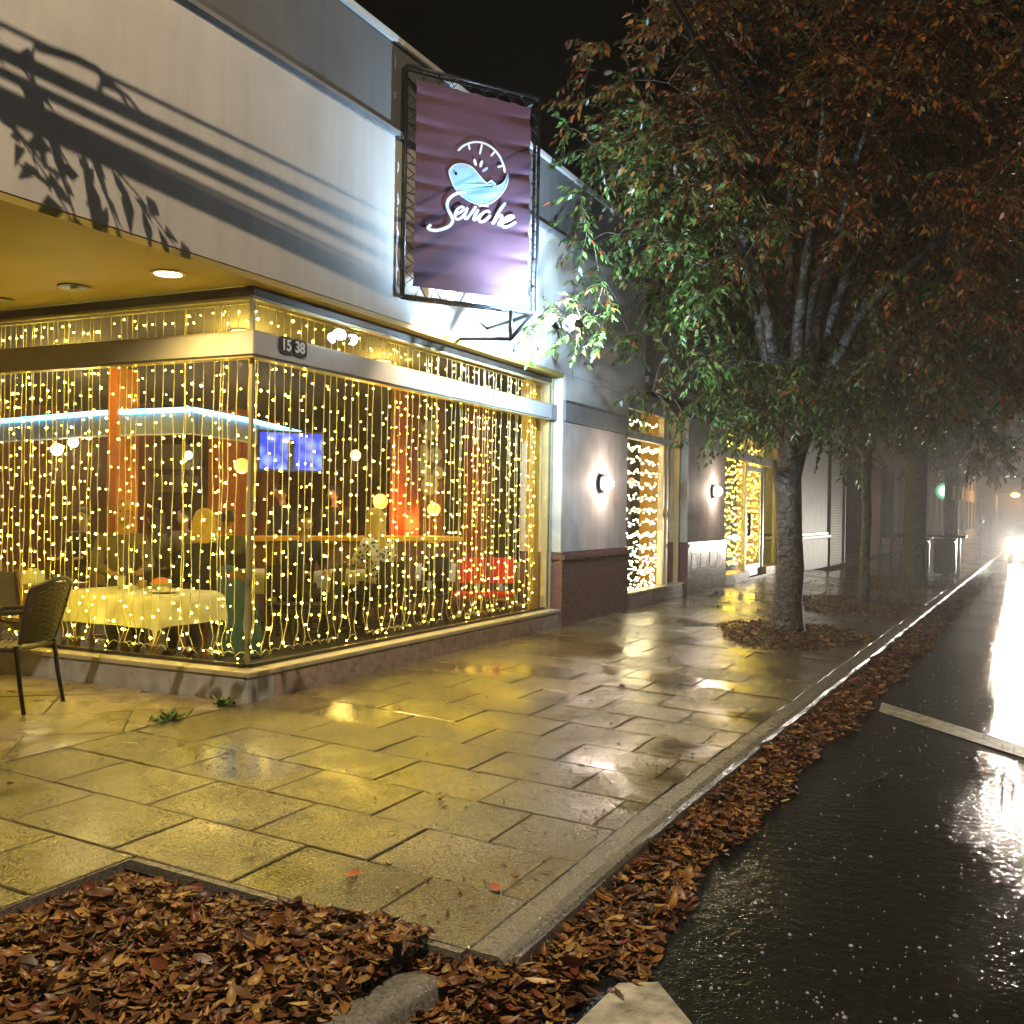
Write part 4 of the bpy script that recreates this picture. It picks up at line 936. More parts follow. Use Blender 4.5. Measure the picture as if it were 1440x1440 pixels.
# ================================================================== INTERIOR
def round_(o): return o
def table(loc, sx, sy, label, cloth=True, h=.74, rz=0.0, drop=.26, col_='cloth', group='dining tables inside the restaurant'):
    t = empty('dining_table', loc, rz, label, 'table', group)
    MB().box(-sx / 2 + .02, sx / 2 - .02, -sy / 2 + .02, sy / 2 - .02, h - .035, h - .004).build('tabletop', 'wood', t, bevel=.005)
    for a in (-1, 1):
        for b in (-1, 1): MB().box(a * (sx / 2 - .1) - .025, a * (sx / 2 - .1) + .025, b * (sy / 2 - .1) - .025, b * (sy / 2 - .1) + .025, 0, h - .036).build('leg', 'wood', t)
    if cloth:
        # draped cloth: square grid whose overhang falls, corners hanging lower
        n = 28; ov = drop; vs = []
        for i in range(n + 1):
            for j in range(n + 1):
                x = (-1 + 2 * i / n) * (sx / 2 + ov); y = (-1 + 2 * j / n) * (sy / 2 + ov)
                ex_, ey = max(0, abs(x) - sx / 2), max(0, abs(y) - sy / 2); e = max(ex_, ey) + .8 * min(ex_, ey)
                xx = math.copysign(min(abs(x), sx / 2) + .02 * (ex_ > 0) + .10 * ex_, x); yy = math.copysign(min(abs(y), sy / 2) + .02 * (ey > 0) + .10 * ey, y)
                z = h - e * .98 + .0
                if e > 0.01:
                    f_ = e / ov; xx += .018 * f_ * math.sin(y * 13 + x) * (ex_ > 0); yy += .018 * f_ * math.sin(x * 13 + y) * (ey > 0)
                vs.append((xx, yy, z + .001 * math.sin(9 * x) * math.cos(8 * y)))
        MB().add(vs, [(i * (n + 1) + j, (i + 1) * (n + 1) + j, (i + 1) * (n + 1) + j + 1, i * (n + 1) + j + 1) for i in range(n) for j in range(n)]).build('tablecloth', col_, t, smooth=True)
    return t
def wchair(loc, rz, label, seatm='cushion', frame='wood', backm='wood'):
    t = empty('dining_chair', loc, rz, label, 'chair', 'wooden dining chairs')
    for a in (-1, 1):
        MB().tube([(a * .19, .19, 0), (a * .19, .19, .44)], .02, 6).build('leg', frame, t)
        MB().tube([(a * .19, -.2, 0), (a * .19, -.19, .45), (a * .185, -.25, .92)], .022, 6).build('leg', frame, t)
        MB().tube([(a * .19, -.19, .2), (a * .19, .19, .2)], .013, 6).build('stretcher', frame, t)
    MB().box(-.21, .21, -.2, .21, .4, .44).build('seat_frame', frame, t); MB().box(-.2, .2, -.19, .2, .442, .49).build('cushion', seatm, t, bevel=.02)
    MB().obox((0, -.235, .74), (.165, 0, 0), (0, .012, -.002), (0, -.02, .16)).build('backrest', backm, t, bevel=.008)
    return t
Fz = FI
table((-6.86, 6.68, Fz), 1.15, .78, 'cloth-covered table at the corner window with plates of food')
table((-8.35, 6.75, Fz), .8, .8, 'bare wooden table by the patio window', cloth=False)
wchair((-6.62, 7.42, Fz), R(88), 'wooden chair with tan seat under the blond diner')
wchair((-7.95, 7.5, Fz), R(-70), 'wooden chair under the bald diner')
wchair((-7.75, 6.3, Fz), R(-10), 'wooden chair at the end of the corner table', 'cushion', 'wood', 'cloth')
tl = [((365, 800), .72, 'small white-clothed table behind the window corner'), ((495, 800), .72, 'white-clothed table beside the diner in patterned top'), ((580, 788), .7, 'white-clothed table behind the patterned top, with a paper box'), ((645, 790), .7, 'white-clothed table between dark chairs deep in the room'), ((680, 790), .62, 'white-clothed table with a red cloth corner'), ((725, 790), .7, 'white-clothed table next to the red chair back')]
for (px, py), s_, lb in tl:
    q = px_z(px, py, .70); table((q.x, q.y, Fz), s_, s_, lb, rz=R(12), drop=.24)
q = px_z(580, 788, .70); tag(MB().box(q.x - .07, q.x + .07, q.y - .05, q.y + .05, .685, .80).build('paper_box', 'cushion', bevel=.005), 'small yellow paper box standing on a white table', 'box')
for px, py, lb in ((700, 830, 'chair draped in bright red cloth near the yellow partition'), (660, 830, 'chair draped in red cloth next to the dark gap')):
    q = px_z(px, py, .45); c = wchair((q.x, q.y, Fz), R(200), lb, 'redcloth', 'wood', 'redcloth')
for i, (px, py, lb) in enumerate(((400, 850, 'dark dining chair behind the window corner strands'), (445, 850, 'dark dining chair at the white table in the street window'), (600, 830, 'dark dining chair behind the paper box table'))):
    q = px_z(px, py, .42); wchair((q.x, q.y, Fz), R(40 + 70 * i), lb, 'blackc', 'darkframe', 'blackc')
# tableware
def glassware(P, lb, r=.035, h=.11):
    t = tag(MB().lathe(P, [(r * .8, 0), (r, h), (r * .92, h), (r * .75, .01)], 12).build('drinking_glass', 'clearware'), lb, 'glass', 'glasses on the corner table')
for (x, y), lb in (((-7.15, 6.75), 'drinking glass on the corner table left of the orange bowl'), ((-7.02, 6.62), 'drinking glass on the corner table in front of the orange bowl')): glassware((x, y, .684), lb)
t = empty('food_bowl', (-6.75, 6.82, .684), label='bowl of orange food on the corner table', cat='bowl')
MB().lathe((0, 0, 0), [(.05, 0), (.1, .06), (.095, .062), (.05, .01)], 16).build('bowl', 'plate', t); MB().ball((0, 0, .06), .085, 12, 8, (1, 1, .6)).build('food', 'food', t, smooth=True)
t = empty('dinner_plate', (-6.5, 6.6, .684), label='plate of food on the corner table near the window', cat='plate')
MB().lathe((0, 0, 0), [(.08, 0), (.13, .018), (.125, .021), (.08, .006)], 20).build('plate', 'white', t); MB().ball((0, 0, .02), .07, 10, 6, (1.2, .8, .5)).build('food', 'plate', t, smooth=True)
t = empty('napkin_box', (-8.05, 6.55, .684), label='square napkin box on the bare wooden table', cat='box'); MB().box(-.09, .09, -.06, .06, 0, .13).build('case', 'cloth', t, bevel=.008); MB().box(-.06, .06, -.01, .01, .131, .15).build('napkin', 'white', t)
t = empty('candle_holder', (-7.0, 6.85, .684), label='small glowing candle holder on the corner table', cat='candle'); MB().lathe((0, 0, 0), [(.03, 0), (.04, .07), (.036, .07), (.028, .01)], 12).build('cup', 'cushion', t)
MB().ball((0, 0, .04), .018).build('flame', emat('candle_flame', (1, .5, .1), 14), t)

# bar with blue-lit canopy
bar = empty('bar_canopy', (-12, 11, 2.5), world=True, label='bar canopy edged with a glowing blue light strip', cat='bar canopy')
cp = [px_plane(x, y, Vector((0, 0, 2.72)), Vector((0, 0, 1))) for x, y in ((-60, 594), (0, 590), (140, 578), (270, 573), (352, 589), (420, 606))]
for a, b in zip(cp[:-1], cp[1:]):
    d = (b - a); n_ = Vector((d.y, -d.x, 0)).normalized()
    vs = [a, b, b - UP * .34, a - UP * .34]; back = [v - n_ * .12 for v in vs]
    MB().add(vs + back, [(0, 1, 2, 3), (7, 6, 5, 4), (0, 4, 5, 1), (2, 6, 7, 3)]).build('canopy_panel', 'bar_face', bar)
    MB().tube([a + n_ * .03 - UP * .03, b + n_ * .03 - UP * .03], .035, 8).build('light_strip', 'bar_blue', bar, smooth=True)
    MB().tube([a + n_ * .02 - UP * .35, b + n_ * .02 - UP * .35], .012, 6).build('lower_trim', 'white', bar)
    for k in (.15, .6): p = a.lerp(b, k); MB().tube([p + n_ * .015, p + n_ * .015 - UP * .33], .014, 5).build('upright', 'bar_face', bar)
barc = empty('bar_counter', (-10, 12.5, FI), world=True, label='dark bar counter with lit amber edge', cat='bar counter')
a, b = px_z(350, 757, 1.02), px_z(640, 757, 1.02); d = (b - a).normalized(); n_ = Vector((d.y, -d.x, 0)); 
MB().obox((a + b) / 2 + UP * .0, (b - a) / 2, n_ * .25, UP * .03).build('counter_top', 'yellow', barc, bevel=.008)
MB().obox((a + b) / 2 - UP * .56, (b - a) / 2, n_ * .18, UP * .5).build('counter_front', 'wood', barc)
# television
tv = empty('television', px_x(409, 635, -9.0), world=True, label='wall television showing a bright blue picture', cat='television')
c0 = px_x(409, 635, -9.0); tn = Vector((.75, -.66, 0)); ts = Vector((.66, .75, 0))
MB().obox(c0, ts * .46, UP * .285, tn * .025).build('bezel', 'black', tv, bevel=.006)
def screenmat():
    m, t, b = newmat('tv_picture'); tc = N(t, 'ShaderNodeNewGeometry'); v = N(t, 'ShaderNodeTexVoronoi'); v.inputs['Scale'].default_value = 5
    t.links.new(tc.outputs['Position'], v.inputs['Vector']); cr = N(t, 'ShaderNodeValToRGB'); cr.color_ramp.elements[0].color = (.35, .5, 1, 1); cr.color_ramp.elements[1].color = (.01, .05, .6, 1)
    cr.color_ramp.elements[1].position = .55; t.links.new(v.outputs[0], cr.inputs[0]); t.links.new(cr.outputs[0], b.inputs['Emission Color']); b.inputs['Emission Strength'].default_value = 1.6; b.inputs['Base Color'].default_value = (0, 0, 0, 1)
    return m
MB().obox(c0 + tn * .028, ts * .43, UP * .255, tn * .002).build('screen', screenmat(), tv)
MB().add([c0 + tn * .032 + ts * (x * .055) + UP * y for x, y in ((-1, -.25), (1, -.25), (.8, .0), (.9, .1), (.5, .16), (-.5, .16), (-.9, .1), (-.8, 0))], [tuple(range(8))]).build('screen_figure', 'black', tv)
MB().tube([c0 - tn * .03 + UP * .3, c0 - tn * .03 + UP * 1.0], .02).build('ceiling_mount', 'black', tv)
# plates on a dark panel
pr = empty('plate_display', px_y(600, 640, 14.0), world=True, label='dark wall panel hung with pale round plates', cat='wall display')
a, b = px_y(572, 700, 14.05), px_y(625, 585, 14.05)
MB().box(a.x, b.x, 14.02, 14.08, FI, 3.3).build('panel', 'wood', pr)
for px, py, r in ((585, 600, .13), (607, 605, .16), (576, 625, .17), (593, 640, .17), (613, 640, .12), (582, 688, .13), (605, 682, .16), (597, 662, .10), (617, 665, .1)):
    q = px_y(px, py, 14.0); MB().lathe((q.x, 13.985, q.z), [(r, 0), (r * .96, .012), (r * .6, .022), (r * .2, .02)], 20, (0, 1, 0)).build('plate', 'plate', pr)
# pendant lamps (lit)
for i, (px, py, Y, cl, rr, lb) in enumerate(((340, 655, 13.5, (1, .36, .04), .13, 'glowing orange pendant lamp beside the television'), (80, 632, 10.5, (1, .8, .45), .09, 'small bright pendant lamp under the blue bar canopy'), (103, 622, 10.6, (1, .8, .45), .075, 'small pendant lamp next to the brightest one under the bar canopy'), (125, 612, 10.7, (1, .8, .45), .065, 'smallest pendant lamp under the bar canopy'), (265, 640, 13.0, (1, .8, .5), .07, 'little pale pendant lamp in front of the orange column'), (500, 640, 12.0, (1, .65, .15), .075, 'yellow glass pendant lamp right of the television'), (610, 716, 13.4, (1, .5, .08), .10, 'amber lamp glowing in front of the plate display'), (535, 705, 12.6, (1, .25, .02), .11, 'red orange pendant lamp over the patterned top'))):
    q = px_y(px, py, Y); t = empty('pendant_lamp', q, world=True, label=lb, cat='pendant lamp', group='pendant lamps inside the restaurant')
    MB().tube([q + UP * rr, (q.x, q.y, 3.32)], .006, 5).build('cord', 'black', t)
    MB().ball(q, rr, 20, 12).build('shade', emat('pendant_glow_%d' % i, cl, 2.0 if rr >= .1 else 3), t, smooth=True)
    lamp('pendant_light', 'POINT', q - UP * (rr + .12), E_ROOM * (1 if rr > .1 else .7), (cl[0], cl[1] * .9 + .05, cl[2]), t, .1)
for i, (x, y, lb) in enumerate(((-7.4, 8.6, 'ceiling lamp over the corner tables'), (-7.2, 11.0, 'ceiling lamp over the street window tables'), (-6.6, 15.8, 'ceiling lamp behind the narrow garland window'), (-6.6, 22.5, 'ceiling lamp inside the entrance'), (-10.5, 9.2, 'ceiling lamp in front of the bar'))):
    t = empty('ceiling_lamp', (x, y, 3.3), world=True, label=lb, cat='ceiling lamp', group='ceiling lamps inside the restaurant')
    MB().lathe((x, y, 3.22), [(.10, 0), (.12, .03), (.12, .09)], 18).build('shade', emat('ceiling_glow_%d' % i, (1, .72, .3), 2.5), t)
    lamp('ceiling_light', 'POINT', (x, y, 3.1), E_ROOM * (1.8, 1.6, .2, 1.6, 1.4)[i], (1, .63, .1), t, .12)
# two small glowing red lozenges, added inside the glass as red glints
for px, py, s_, lb in ((937, 586, .09, 'small glowing red lozenge added above the narrow window'), (888, 677, .1, 'small glowing red lozenge added behind the garland lights')):
    q = px_x(px, py, XS - .12); t = empty('red_lozenge', q, world=True, label=lb, cat='red light'); MB().ball(q, s_, 10, 6, (.4, 1.3, .6)).build('glow', emat('red_glow', (1, .03, .02), 2.5), t, smooth=True); MB().tube([q + UP * s_ * .5, q + UP * .5], .004, 4).build('cord', 'black', t)

# ================================================================== PEOPLE
def skin(verts, edges, rad, root=0, sub=1):
    me = bpy.data.meshes.new('b'); me.from_pydata(verts, edges, []); ob = bpy.data.objects.new('b', me); col.objects.link(ob)
    md = ob.modifiers.new('s', 'SKIN'); md.use_smooth_shade = True
    for i, r in enumerate(rad): me.skin_vertices[0].data[i].radius = r if hasattr(r, '__len__') else (r, r); me.skin_vertices[0].data[i].use_root = (i == root)
    if sub: sb = ob.modifiers.new('u', 'SUBSURF'); sb.levels = sub; sb.render_levels = sub
    bpy.context.view_layer.update(); r_ = bpy.data.meshes.new_from_object(ob.evaluated_get(bpy.context.evaluated_depsgraph_get())); bpy.data.objects.remove(ob)
    vs = [tuple(v.co) for v in r_.vertices]; fs = [tuple(p.vertices) for p in r_.polygons]; bpy.data.meshes.remove(r_); return vs, fs
PCACHE = {}
def person(loc, rz, label, top='blackc', bottom='blackc', hair='dark', style='short', stand=False, sc_=1.0, turn=0.0, group='diners inside the restaurant'):
    key = stand
    if stand:
        J = dict(pel=(0, 0, .95), sp=(0, -.01, 1.15), ch=(0, 0, 1.36), nb=(0, .01, 1.49), nk=(0, .02, 1.54), h1=(0, .04, 1.61), h2=(0, .045, 1.69), h3=(0, .04, 1.75))
        for s_, n_ in ((-1, 'l'), (1, 'r')):
            J.update({'sh' + n_: (s_ * .17, 0, 1.43), 'el' + n_: (s_ * .23, -.01, 1.15), 'wr' + n_: (s_ * .20, .18, 1.02), 'pa' + n_: (s_ * .18, .25, 1.01), 'hp' + n_: (s_ * .09, 0, .9), 'kn' + n_: (s_ * .1, .02, .5), 'an' + n_: (s_ * .1, -.01, .09), 'to' + n_: (s_ * .11, .14, .04)})
    else:
        J = dict(pel=(0, 0, .55), sp=(0, -.01, .76), ch=(0, .01, .98), nb=(0, .03, 1.11), nk=(0, .04, 1.16), h1=(0, .06, 1.23), h2=(0, .065, 1.31), h3=(0, .06, 1.37))
        for s_, n_ in ((-1, 'l'), (1, 'r')):
            J.update({'sh' + n_: (s_ * .17, .02, 1.05), 'el' + n_: (s_ * .23, .12, .82), 'wr' + n_: (s_ * .13, .33, .79), 'pa' + n_: (s_ * .12, .40, .785), 'hp' + n_: (s_ * .09, .03, .53), 'kn' + n_: (s_ * .11, .44, .52), 'an' + n_: (s_ * .11, .44, .10), 'to' + n_: (s_ * .11, .58, .045)})
    E0 = [('pel', 'sp'), ('sp', 'ch'), ('ch', 'nb'), ('nb', 'nk'), ('nk', 'h1'), ('h1', 'h2'), ('h2', 'h3')]
    for n_ in 'lr': E0 += [('ch', 'sh' + n_), ('sh' + n_, 'el' + n_), ('el' + n_, 'wr' + n_), ('wr' + n_, 'pa' + n_), ('pel', 'hp' + n_), ('hp' + n_, 'kn' + n_), ('kn' + n_, 'an' + n_), ('an' + n_, 'to' + n_)]
    RB = dict(pel=(.14, .11), sp=(.12, .095), ch=(.125, .09), nb=.055, nk=.048, h1=(.05, .06), h2=(.05, .06), h3=(.03, .04), sh=.055, el=.04, wr=.027, pa=(.022, .036), hp=.085, kn=.058, an=.038, to=.03)
    RT = dict(pel=(.165, .135), sp=(.155, .125), ch=(.17, .14), nb=.085, sh=.088, el=.06, wr=.042)
    RL = dict(pel=(.15, .125), hp=.1, kn=.07, an=.055)
    def mk(RR, root='pel'):
        ks = [k for k in J if (k in RR or k[:2] in RR)]; ix = {k: i for i, k in enumerate(ks)}
        return skin([J[k] for k in ks], [(ix[a], ix[b]) for a, b in E0 if a in ix and b in ix], [RR.get(k, RR.get(k[:2])) for k in ks], ix[root])
    if key not in PCACHE: PCACHE[key] = (mk(RB), mk(RT), mk(RL))
    body, tp, bt = PCACHE[key]
    t = empty('person', loc, rz, label, 'person', group); t.scale = (sc_,) * 3
    mb = MB().add(*body); hx, hy, hz = J['h2']
    hv = MB().ball((0, 0, 0), .1, 18, 14); hvs = []
    for x, y, z in hv.v:      # skull with narrower jaw, flatter face and fuller back of the head
        z2 = z * 1.22; jaw = 1 - .32 * max(0, -z / .1) ** 1.3; hvs.append((hx + x * .78 * jaw, hy + .005 + (y * (.93 if y > 0 else 1.0) * (1 - .12 * max(0, -z / .1))) + (.012 if y > 0 and z < -.02 else 0), hz + .005 + z2))
    mb.add(hvs, hv.f)
    mb.tube([(hx, hy + .085, hz + .02), (hx, hy + .112, hz - .015), (hx, hy + .09, hz - .025)], [.008, .015, .008], 6)
    mb.tube([(hx - .022, hy + .094, hz - .05), (hx, hy + .1, hz - .05), (hx + .022, hy + .094, hz - .05)], .006, 5)
    for s_, n_ in ((-1, 'l'), (1, 'r')):
        mb.ball((hx + s_ * .083, hy, hz - .005), .026, 8, 6, (.4, .8, 1.1))
        pa = Vector(J['pa' + n_]); d = (pa - Vector(J['wr' + n_])).normalized(); sd = Vector((d.y, -d.x, 0)).normalized()
        for k, ln in ((-1.5, .06), (-.5, .072), (.5, .068), (1.5, .05)):
            b0 = pa + sd * k * .017 + d * .02; mb.tube([b0, b0 + d * ln * .5 + UP * .004, b0 + d * ln - UP * .018], [.0085, .008, .006], 6)
        b0 = pa - sd * s_ * .03 - d * .03; mb.tube([b0, b0 - sd * s_ * .025 + d * .03, b0 - sd * s_ * .03 + d * .055 - UP * .008], [.011, .009, .007], 6)
    bo = mb.build('body', 'skin', t, smooth=True)
    MB().add(*tp).build('top', top, t, smooth=True); MB().add(*bt).build('trousers', bottom, t, smooth=True)
    for s_ in (-1, 1):
        MB().ball((hx + s_ * .033, hy + .086, hz + .012), .0095, 8, 6).build('eye', 'dark', t, smooth=True)
        MB().tube([J['an' + ('l' if s_ < 0 else 'r')], Vector(J['to' + ('l' if s_ < 0 else 'r')])], [.05, .042], 8).build('shoe', 'black', t, smooth=True)
    if style != 'bald':
        hb = MB(); n, m = 18, 12; vs = []
        for i in range(m + 1):
            for k in range(n):
                a = 2 * math.pi * k / n; e = math.pi * i / m * (.62 if style == 'short' else .60); front = max(0, math.sin(a))
                e2 = e * (1 - .42 * front); r = .107 + .006 * math.sin(5 * a + 3 * e)
                vs.append((hx + r * math.sin(e2) * math.cos(a) * .92, hy - .012 + r * 1.08 * math.sin(e2) * math.sin(a), hz + .025 + r * math.cos(e2)))
        if style in ('bob', 'long'):
            dz = .17 if style == 'bob' else .3
            for j in (1, 2, 3):
                for k in range(n):
                    a = 2 * math.pi * k / n; front = max(0, math.sin(a)); base = vs[m * n + k]; f_ = 1 + .07 * j * (1 if j < 3 else .8)
                    vs.append((hx + (base[0] - hx) * f_, hy + (base[1] - hy) * (f_ + .05 * j * (a > math.pi)), base[2] - dz * j / 3 * (1 - front) ** .7 + .006 * math.sin(k * 2.5)))
            m += 3
        hb.add(vs, [(i * n + k, i * n + (k + 1) % n, (i + 1) * n + (k + 1) % n, (i + 1) * n + k) for i in range(m) for k in range(n)])
        hb.build('hair', hair, t, smooth=True)
    return t
def face(a, b): return math.atan2(-(b[0] - a[0]), b[1] - a[1])
person((-7.86, 7.42, Fz), face((-7.86, 7.42), (-5.6, 5.6)), 'bald diner in taupe jacket seated at the corner table', 'brownc', 'blackc', style='bald', sc_=1.08)
person((-6.72, 7.36, Fz), face((-6.72, 7.36), (-8.2, 7.9)), 'blond diner in black top seen from behind at the corner table', 'blackc', 'blackc', 'blond', 'bob', sc_=1.02)
t = empty('draped_coat', (-6.42, 7.36, Fz), R(88), 'teal coat hanging over the back of the blond diner\'s chair', 'coat')
vs = []
for i in range(13):
    for j in range(12):
        u_, v_ = i / 12, j / 11; vs.append(((u_ - .5) * (.42 + .22 * v_), -.03 - .10 * v_ - .03 * math.sin(u_ * 14 + v_ * 2) * v_, .93 - .83 * v_ + .03 * math.sin(u_ * 6)))
MB().add(vs, [(i * 12 + j, (i + 1) * 12 + j, (i + 1) * 12 + j + 1, i * 12 + j + 1) for i in range(12) for j in range(11)]).build('coat_cloth', 'bluec', t, smooth=True)
t.children[0].modifiers.new('thick', 'SOLIDIFY').thickness = .012
q = px_y(532, 770, 9.75); person((q.x, q.y, Fz), R(75), 'blond diner in black and white patterned top', 'leopard', 'blackc', 'blond', 'long', sc_=1.04); wchair((q.x, q.y, Fz), R(75), 'dark chair under the diner in patterned top', 'blackc', 'darkframe', 'blackc')
for px, Y, rz, st, lb, tp, hr, hs in ((225, 10.2, 150, False, 'diner with long dark hair seated behind the corner table', 'olivec', 'dark', 'long'), (262, 11.2, 190, False, 'dark-haired diner seated below the white shelves', 'brownc', 'dark', 'short'), (322, 10.0, 60, False, 'diner in olive top seated right of the blond bob', 'olivec', 'dark', 'short'), (398, 12.6, 170, True, 'person standing at the bar below the television', 'blackc', 'dark', 'short'), (120, 9.8, 200, False, 'diner seated below the bright pendant lamps', 'blackc', 'dark', 'short'), (470, 12.8, 200, True, 'person in dark clothes standing behind the bar counter', 'blackc', 'dark', 'bob'), (425, 9.3, 240, False, 'diner in black seated just behind the window corner', 'blackc', 'dark', 'short')):
    q = px_y(px, 760, Y); person((q.x, q.y, Fz), R(rz), lb, tp, 'blackc', hr, hs, st)
    if not st: wchair((q.x, q.y, Fz), R(rz), 'dark chair under the %s' % lb.split(' seated')[0], 'blackc', 'darkframe', 'blackc')

# ================================================================== OUTDOOR CHAIR, WEEDS
oc = empty('patio_chair', (-6.36, 4.94, 0), R(110), 'brown woven patio chair with black legs beside the window', 'chair')
def weave(P, m_, n_, name, tilt=0):
    # P(u,v) surface; flat strands running across
    mb = MB(); 
    for i in range(n_):
        v0, v1 = (i + .08) / n_, (i + .86) / n_; vs = []
        for k in range(9): u_ = k / 8; w_ = .004 * (1 if (k + i) % 2 else -1); vs += [P(u_, v0, w_), P(u_, v1, w_)]
        mb.add(vs, [(2 * k, 2 * k + 2, 2 * k + 3, 2 * k + 1) for k in range(8)])
    o = tag(mb.build(name, m_, oc), kind='stuff'); o.modifiers.new('t', 'SOLIDIFY').thickness = .005
def backP(u_, v_, w_): 
    x = (u_ - .5) * (.42 + .08 * math.sin(v_ * math.pi * .6)); cur_ = .07 * (1 - (2 * u_ - 1) ** 2)
    return (x, -.25 - .10 * v_ - cur_ + w_, .47 + .42 * v_ - .035 * (2 * u_ - 1) ** 2 * v_)
weave(backP, 'wicker', 22, 'back_weave')
MB().add([backP(i / 10, j / 6, .012) for i in range(11) for j in range(7)], [(i * 7 + j, (i + 1) * 7 + j, (i + 1) * 7 + j + 1, i * 7 + j + 1) for i in range(10) for j in range(6)]).build('back_panel', 'wicker', oc, smooth=True)
weave(lambda u_, v_, w_: ((u_ - .5) * .46, -.22 + .46 * v_, .44 + w_ - .01 * math.sin(u_ * math.pi)), 'wicker', 18, 'seat_weave')
MB().box(-.23, .23, -.22, .24, .415, .432).build('seat_base', 'wicker', oc)
MB().tube(catmull([backP(0, 0, 0), backP(0, .5, 0), backP(0, .95, 0), backP(.12, 1.02, 0), backP(.5, 1.06, 0), backP(.88, 1.02, 0), backP(1, .95, 0), backP(1, .5, 0), backP(1, 0, 0)], 5), .015, 7).build('back_frame', 'darkframe', oc, smooth=True)
for s_ in (-1, 1):
    MB().tube([(s_ * .235, -.24, .46), (s_ * .24, -.27, .22), (s_ * .25, -.31, 0)], [.017, .016, .014], 7).build('leg', 'black', oc, smooth=True)
    MB().tube([(s_ * .235, .22, .44), (s_ * .24, .23, .2), (s_ * .245, .24, 0)], [.017, .016, .014], 7).build('leg', 'black', oc, smooth=True)
    MB().tube(catmull([(s_ * .225, -.33, .70), (s_ * .26, -.1, .68), (s_ * .265, .15, .66), (s_ * .25, .22, .62), (s_ * .235, .22, .44)], 5), .016, 7).build('armrest', 'darkframe', oc, smooth=True)
MB().tube([(-.23, .24, .43), (.23, .24, .43), (.235, -.24, .43), (-.235, -.24, .43), (-.23, .24, .43)], .014, 6).build('seat_frame', 'darkframe', oc)
for (px, py), lb, k in (((315, 991), 'small green weed at the foot of the window corner', 60), ((243, 1011), 'small green weed growing in the joint by the patio', 45), ((225, 1016), 'tiny green weed sprig beside the patio joint', 18)):
    q = px_z(px, py, .0); mb = MB()
    for _ in range(k):
        a = random.uniform(0, 6.28); l = random.uniform(.03, .09); d = Vector((math.cos(a), math.sin(a), random.uniform(.2, .9))) * l; b = Vector((random.gauss(0, .04), random.gauss(0, .03), 0)); s_ = Vector((-math.sin(a), math.cos(a), 0)) * l * .22
        mb.add([b, b + d * .5 + s_, b + d, b + d * .5 - s_], [(0, 1, 2, 3)])
    tag(mb.build('weed', 'grass', loc=(q.x, q.y, .003)), lb, 'weed')

#=PART5=
# ================================================================== FARTHER BUILDINGS
def facade(P, ang):      # local frame: u along the street, out towards the kerb
    U = Vector((math.sin(ang), math.cos(ang), 0)); O = Vector((U.y, -U.x, 0)); P = Vector(P)
    return lambda u_, o, z: P + U * u_ + O * o + UP * z
def fbox(fr, name, m, u0, u1, o0, o1, z0, z1, parent, bevel=0):
    vs = [fr(u_, o, z) for z in (z0, z1) for u_, o in ((u0, o0), (u1, o0), (u1, o1), (u0, o1))]
    return MB().add(vs, [(0, 3, 2, 1), (4, 5, 6, 7), (0, 1, 5, 4), (1, 2, 6, 5), (2, 3, 7, 6), (3, 0, 4, 7)]).build(name, m, parent, bevel=bevel)
fr = facade((-4.75, 25.85, -.05), R(1.9))
bb = empty('brick_shop_row', fr(0, 0, 0), world=True, label='low painted brick shop row next to the restaurant', cat='building')
fbox(fr, 'upper_wall', 'brick', 0, 23, -6, -.02, 3.3, 5.2, bb); fbox(fr, 'cornice', 'pale', -.02, 23.05, -.2, .1, 5.21, 5.4, bb); fbox(fr, 'back_wall', 'stucco_dark', 0, 23, -6, -.9, -.1, 3.3, bb)
fbox(fr, 'wall_panel', 'pale', 0, 4.55, -.85, -.03, 1.0, 3.29, bb); fbox(fr, 'stall_riser', 'pale', 0, 4.55, -.85, .0, -.1, .82, bb); fbox(fr, 'sill', 'white', 0, 4.6, -.85, .08, .84, .92, bb, .01); fbox(fr, 'dark_band', 'black', 0, 4.6, -.85, -.0, .93, .99, bb)
for a, b, m_ in ((4.95, 6.8, 'brick'), (10.6, 12.0, 'brick'), (18.6, 20.0, 'brick'), (22.0, 23.0, 'brick')): fbox(fr, 'brick_pier', m_, a, b, -.85, .0, -.1, 3.29, bb)
fbox(fr, 'doorway', 'black', 7.0, 10.4, -.88, -.5, 0, 3.1, bb); d_ = fbox(fr, 'door', 'darkframe', 7.6, 8.8, -.48, -.42, 0, 2.2, bb); fbox(fr, 'handle', 'steel', 7.68, 7.74, -.41, -.36, .9, 1.3, d_)
fbox(fr, 'downpipe', 'pale', 7.0, 7.12, -.06, .05, 0, 3.29, bb)
fbox(fr, 'red_shutter', 'reddoor', 12.5, 14.3, -.8, -.12, 0, 3.2, bb); fbox(fr, 'red_shutter', 'reddoor', 14.4, 16.0, -.8, -.16, 0, 3.2, bb)
fbox(fr, 'display_window', 'carglass', 16.1, 18.5, -.8, -.3, .6, 3.1, bb); fbox(fr, 'stall_riser', 'pale', 16.1, 18.5, -.8, -.1, -.1, .58, bb)
fbox(fr, 'display_window', 'carglass', 20.1, 21.9, -.8, -.3, .6, 3.1, bb); fbox(fr, 'stall_riser', 'pale', 20.1, 21.9, -.8, -.1, -.1, .58, bb)
fr2 = facade(fr(23.4, .0, 0), R(1.9))
b2 = empty('column_front_shop', fr2(0, 0, 0), world=True, label='shop with pale square columns beyond the brick row', cat='building')
fbox(fr2, 'upper_wall', 'brick2', 0, 17, -6, .0, 3.1, 6.0, b2); fbox(fr2, 'back_wall', 'stucco_dark', 0, 17, -6, -1.1, -.1, 3.09, b2)
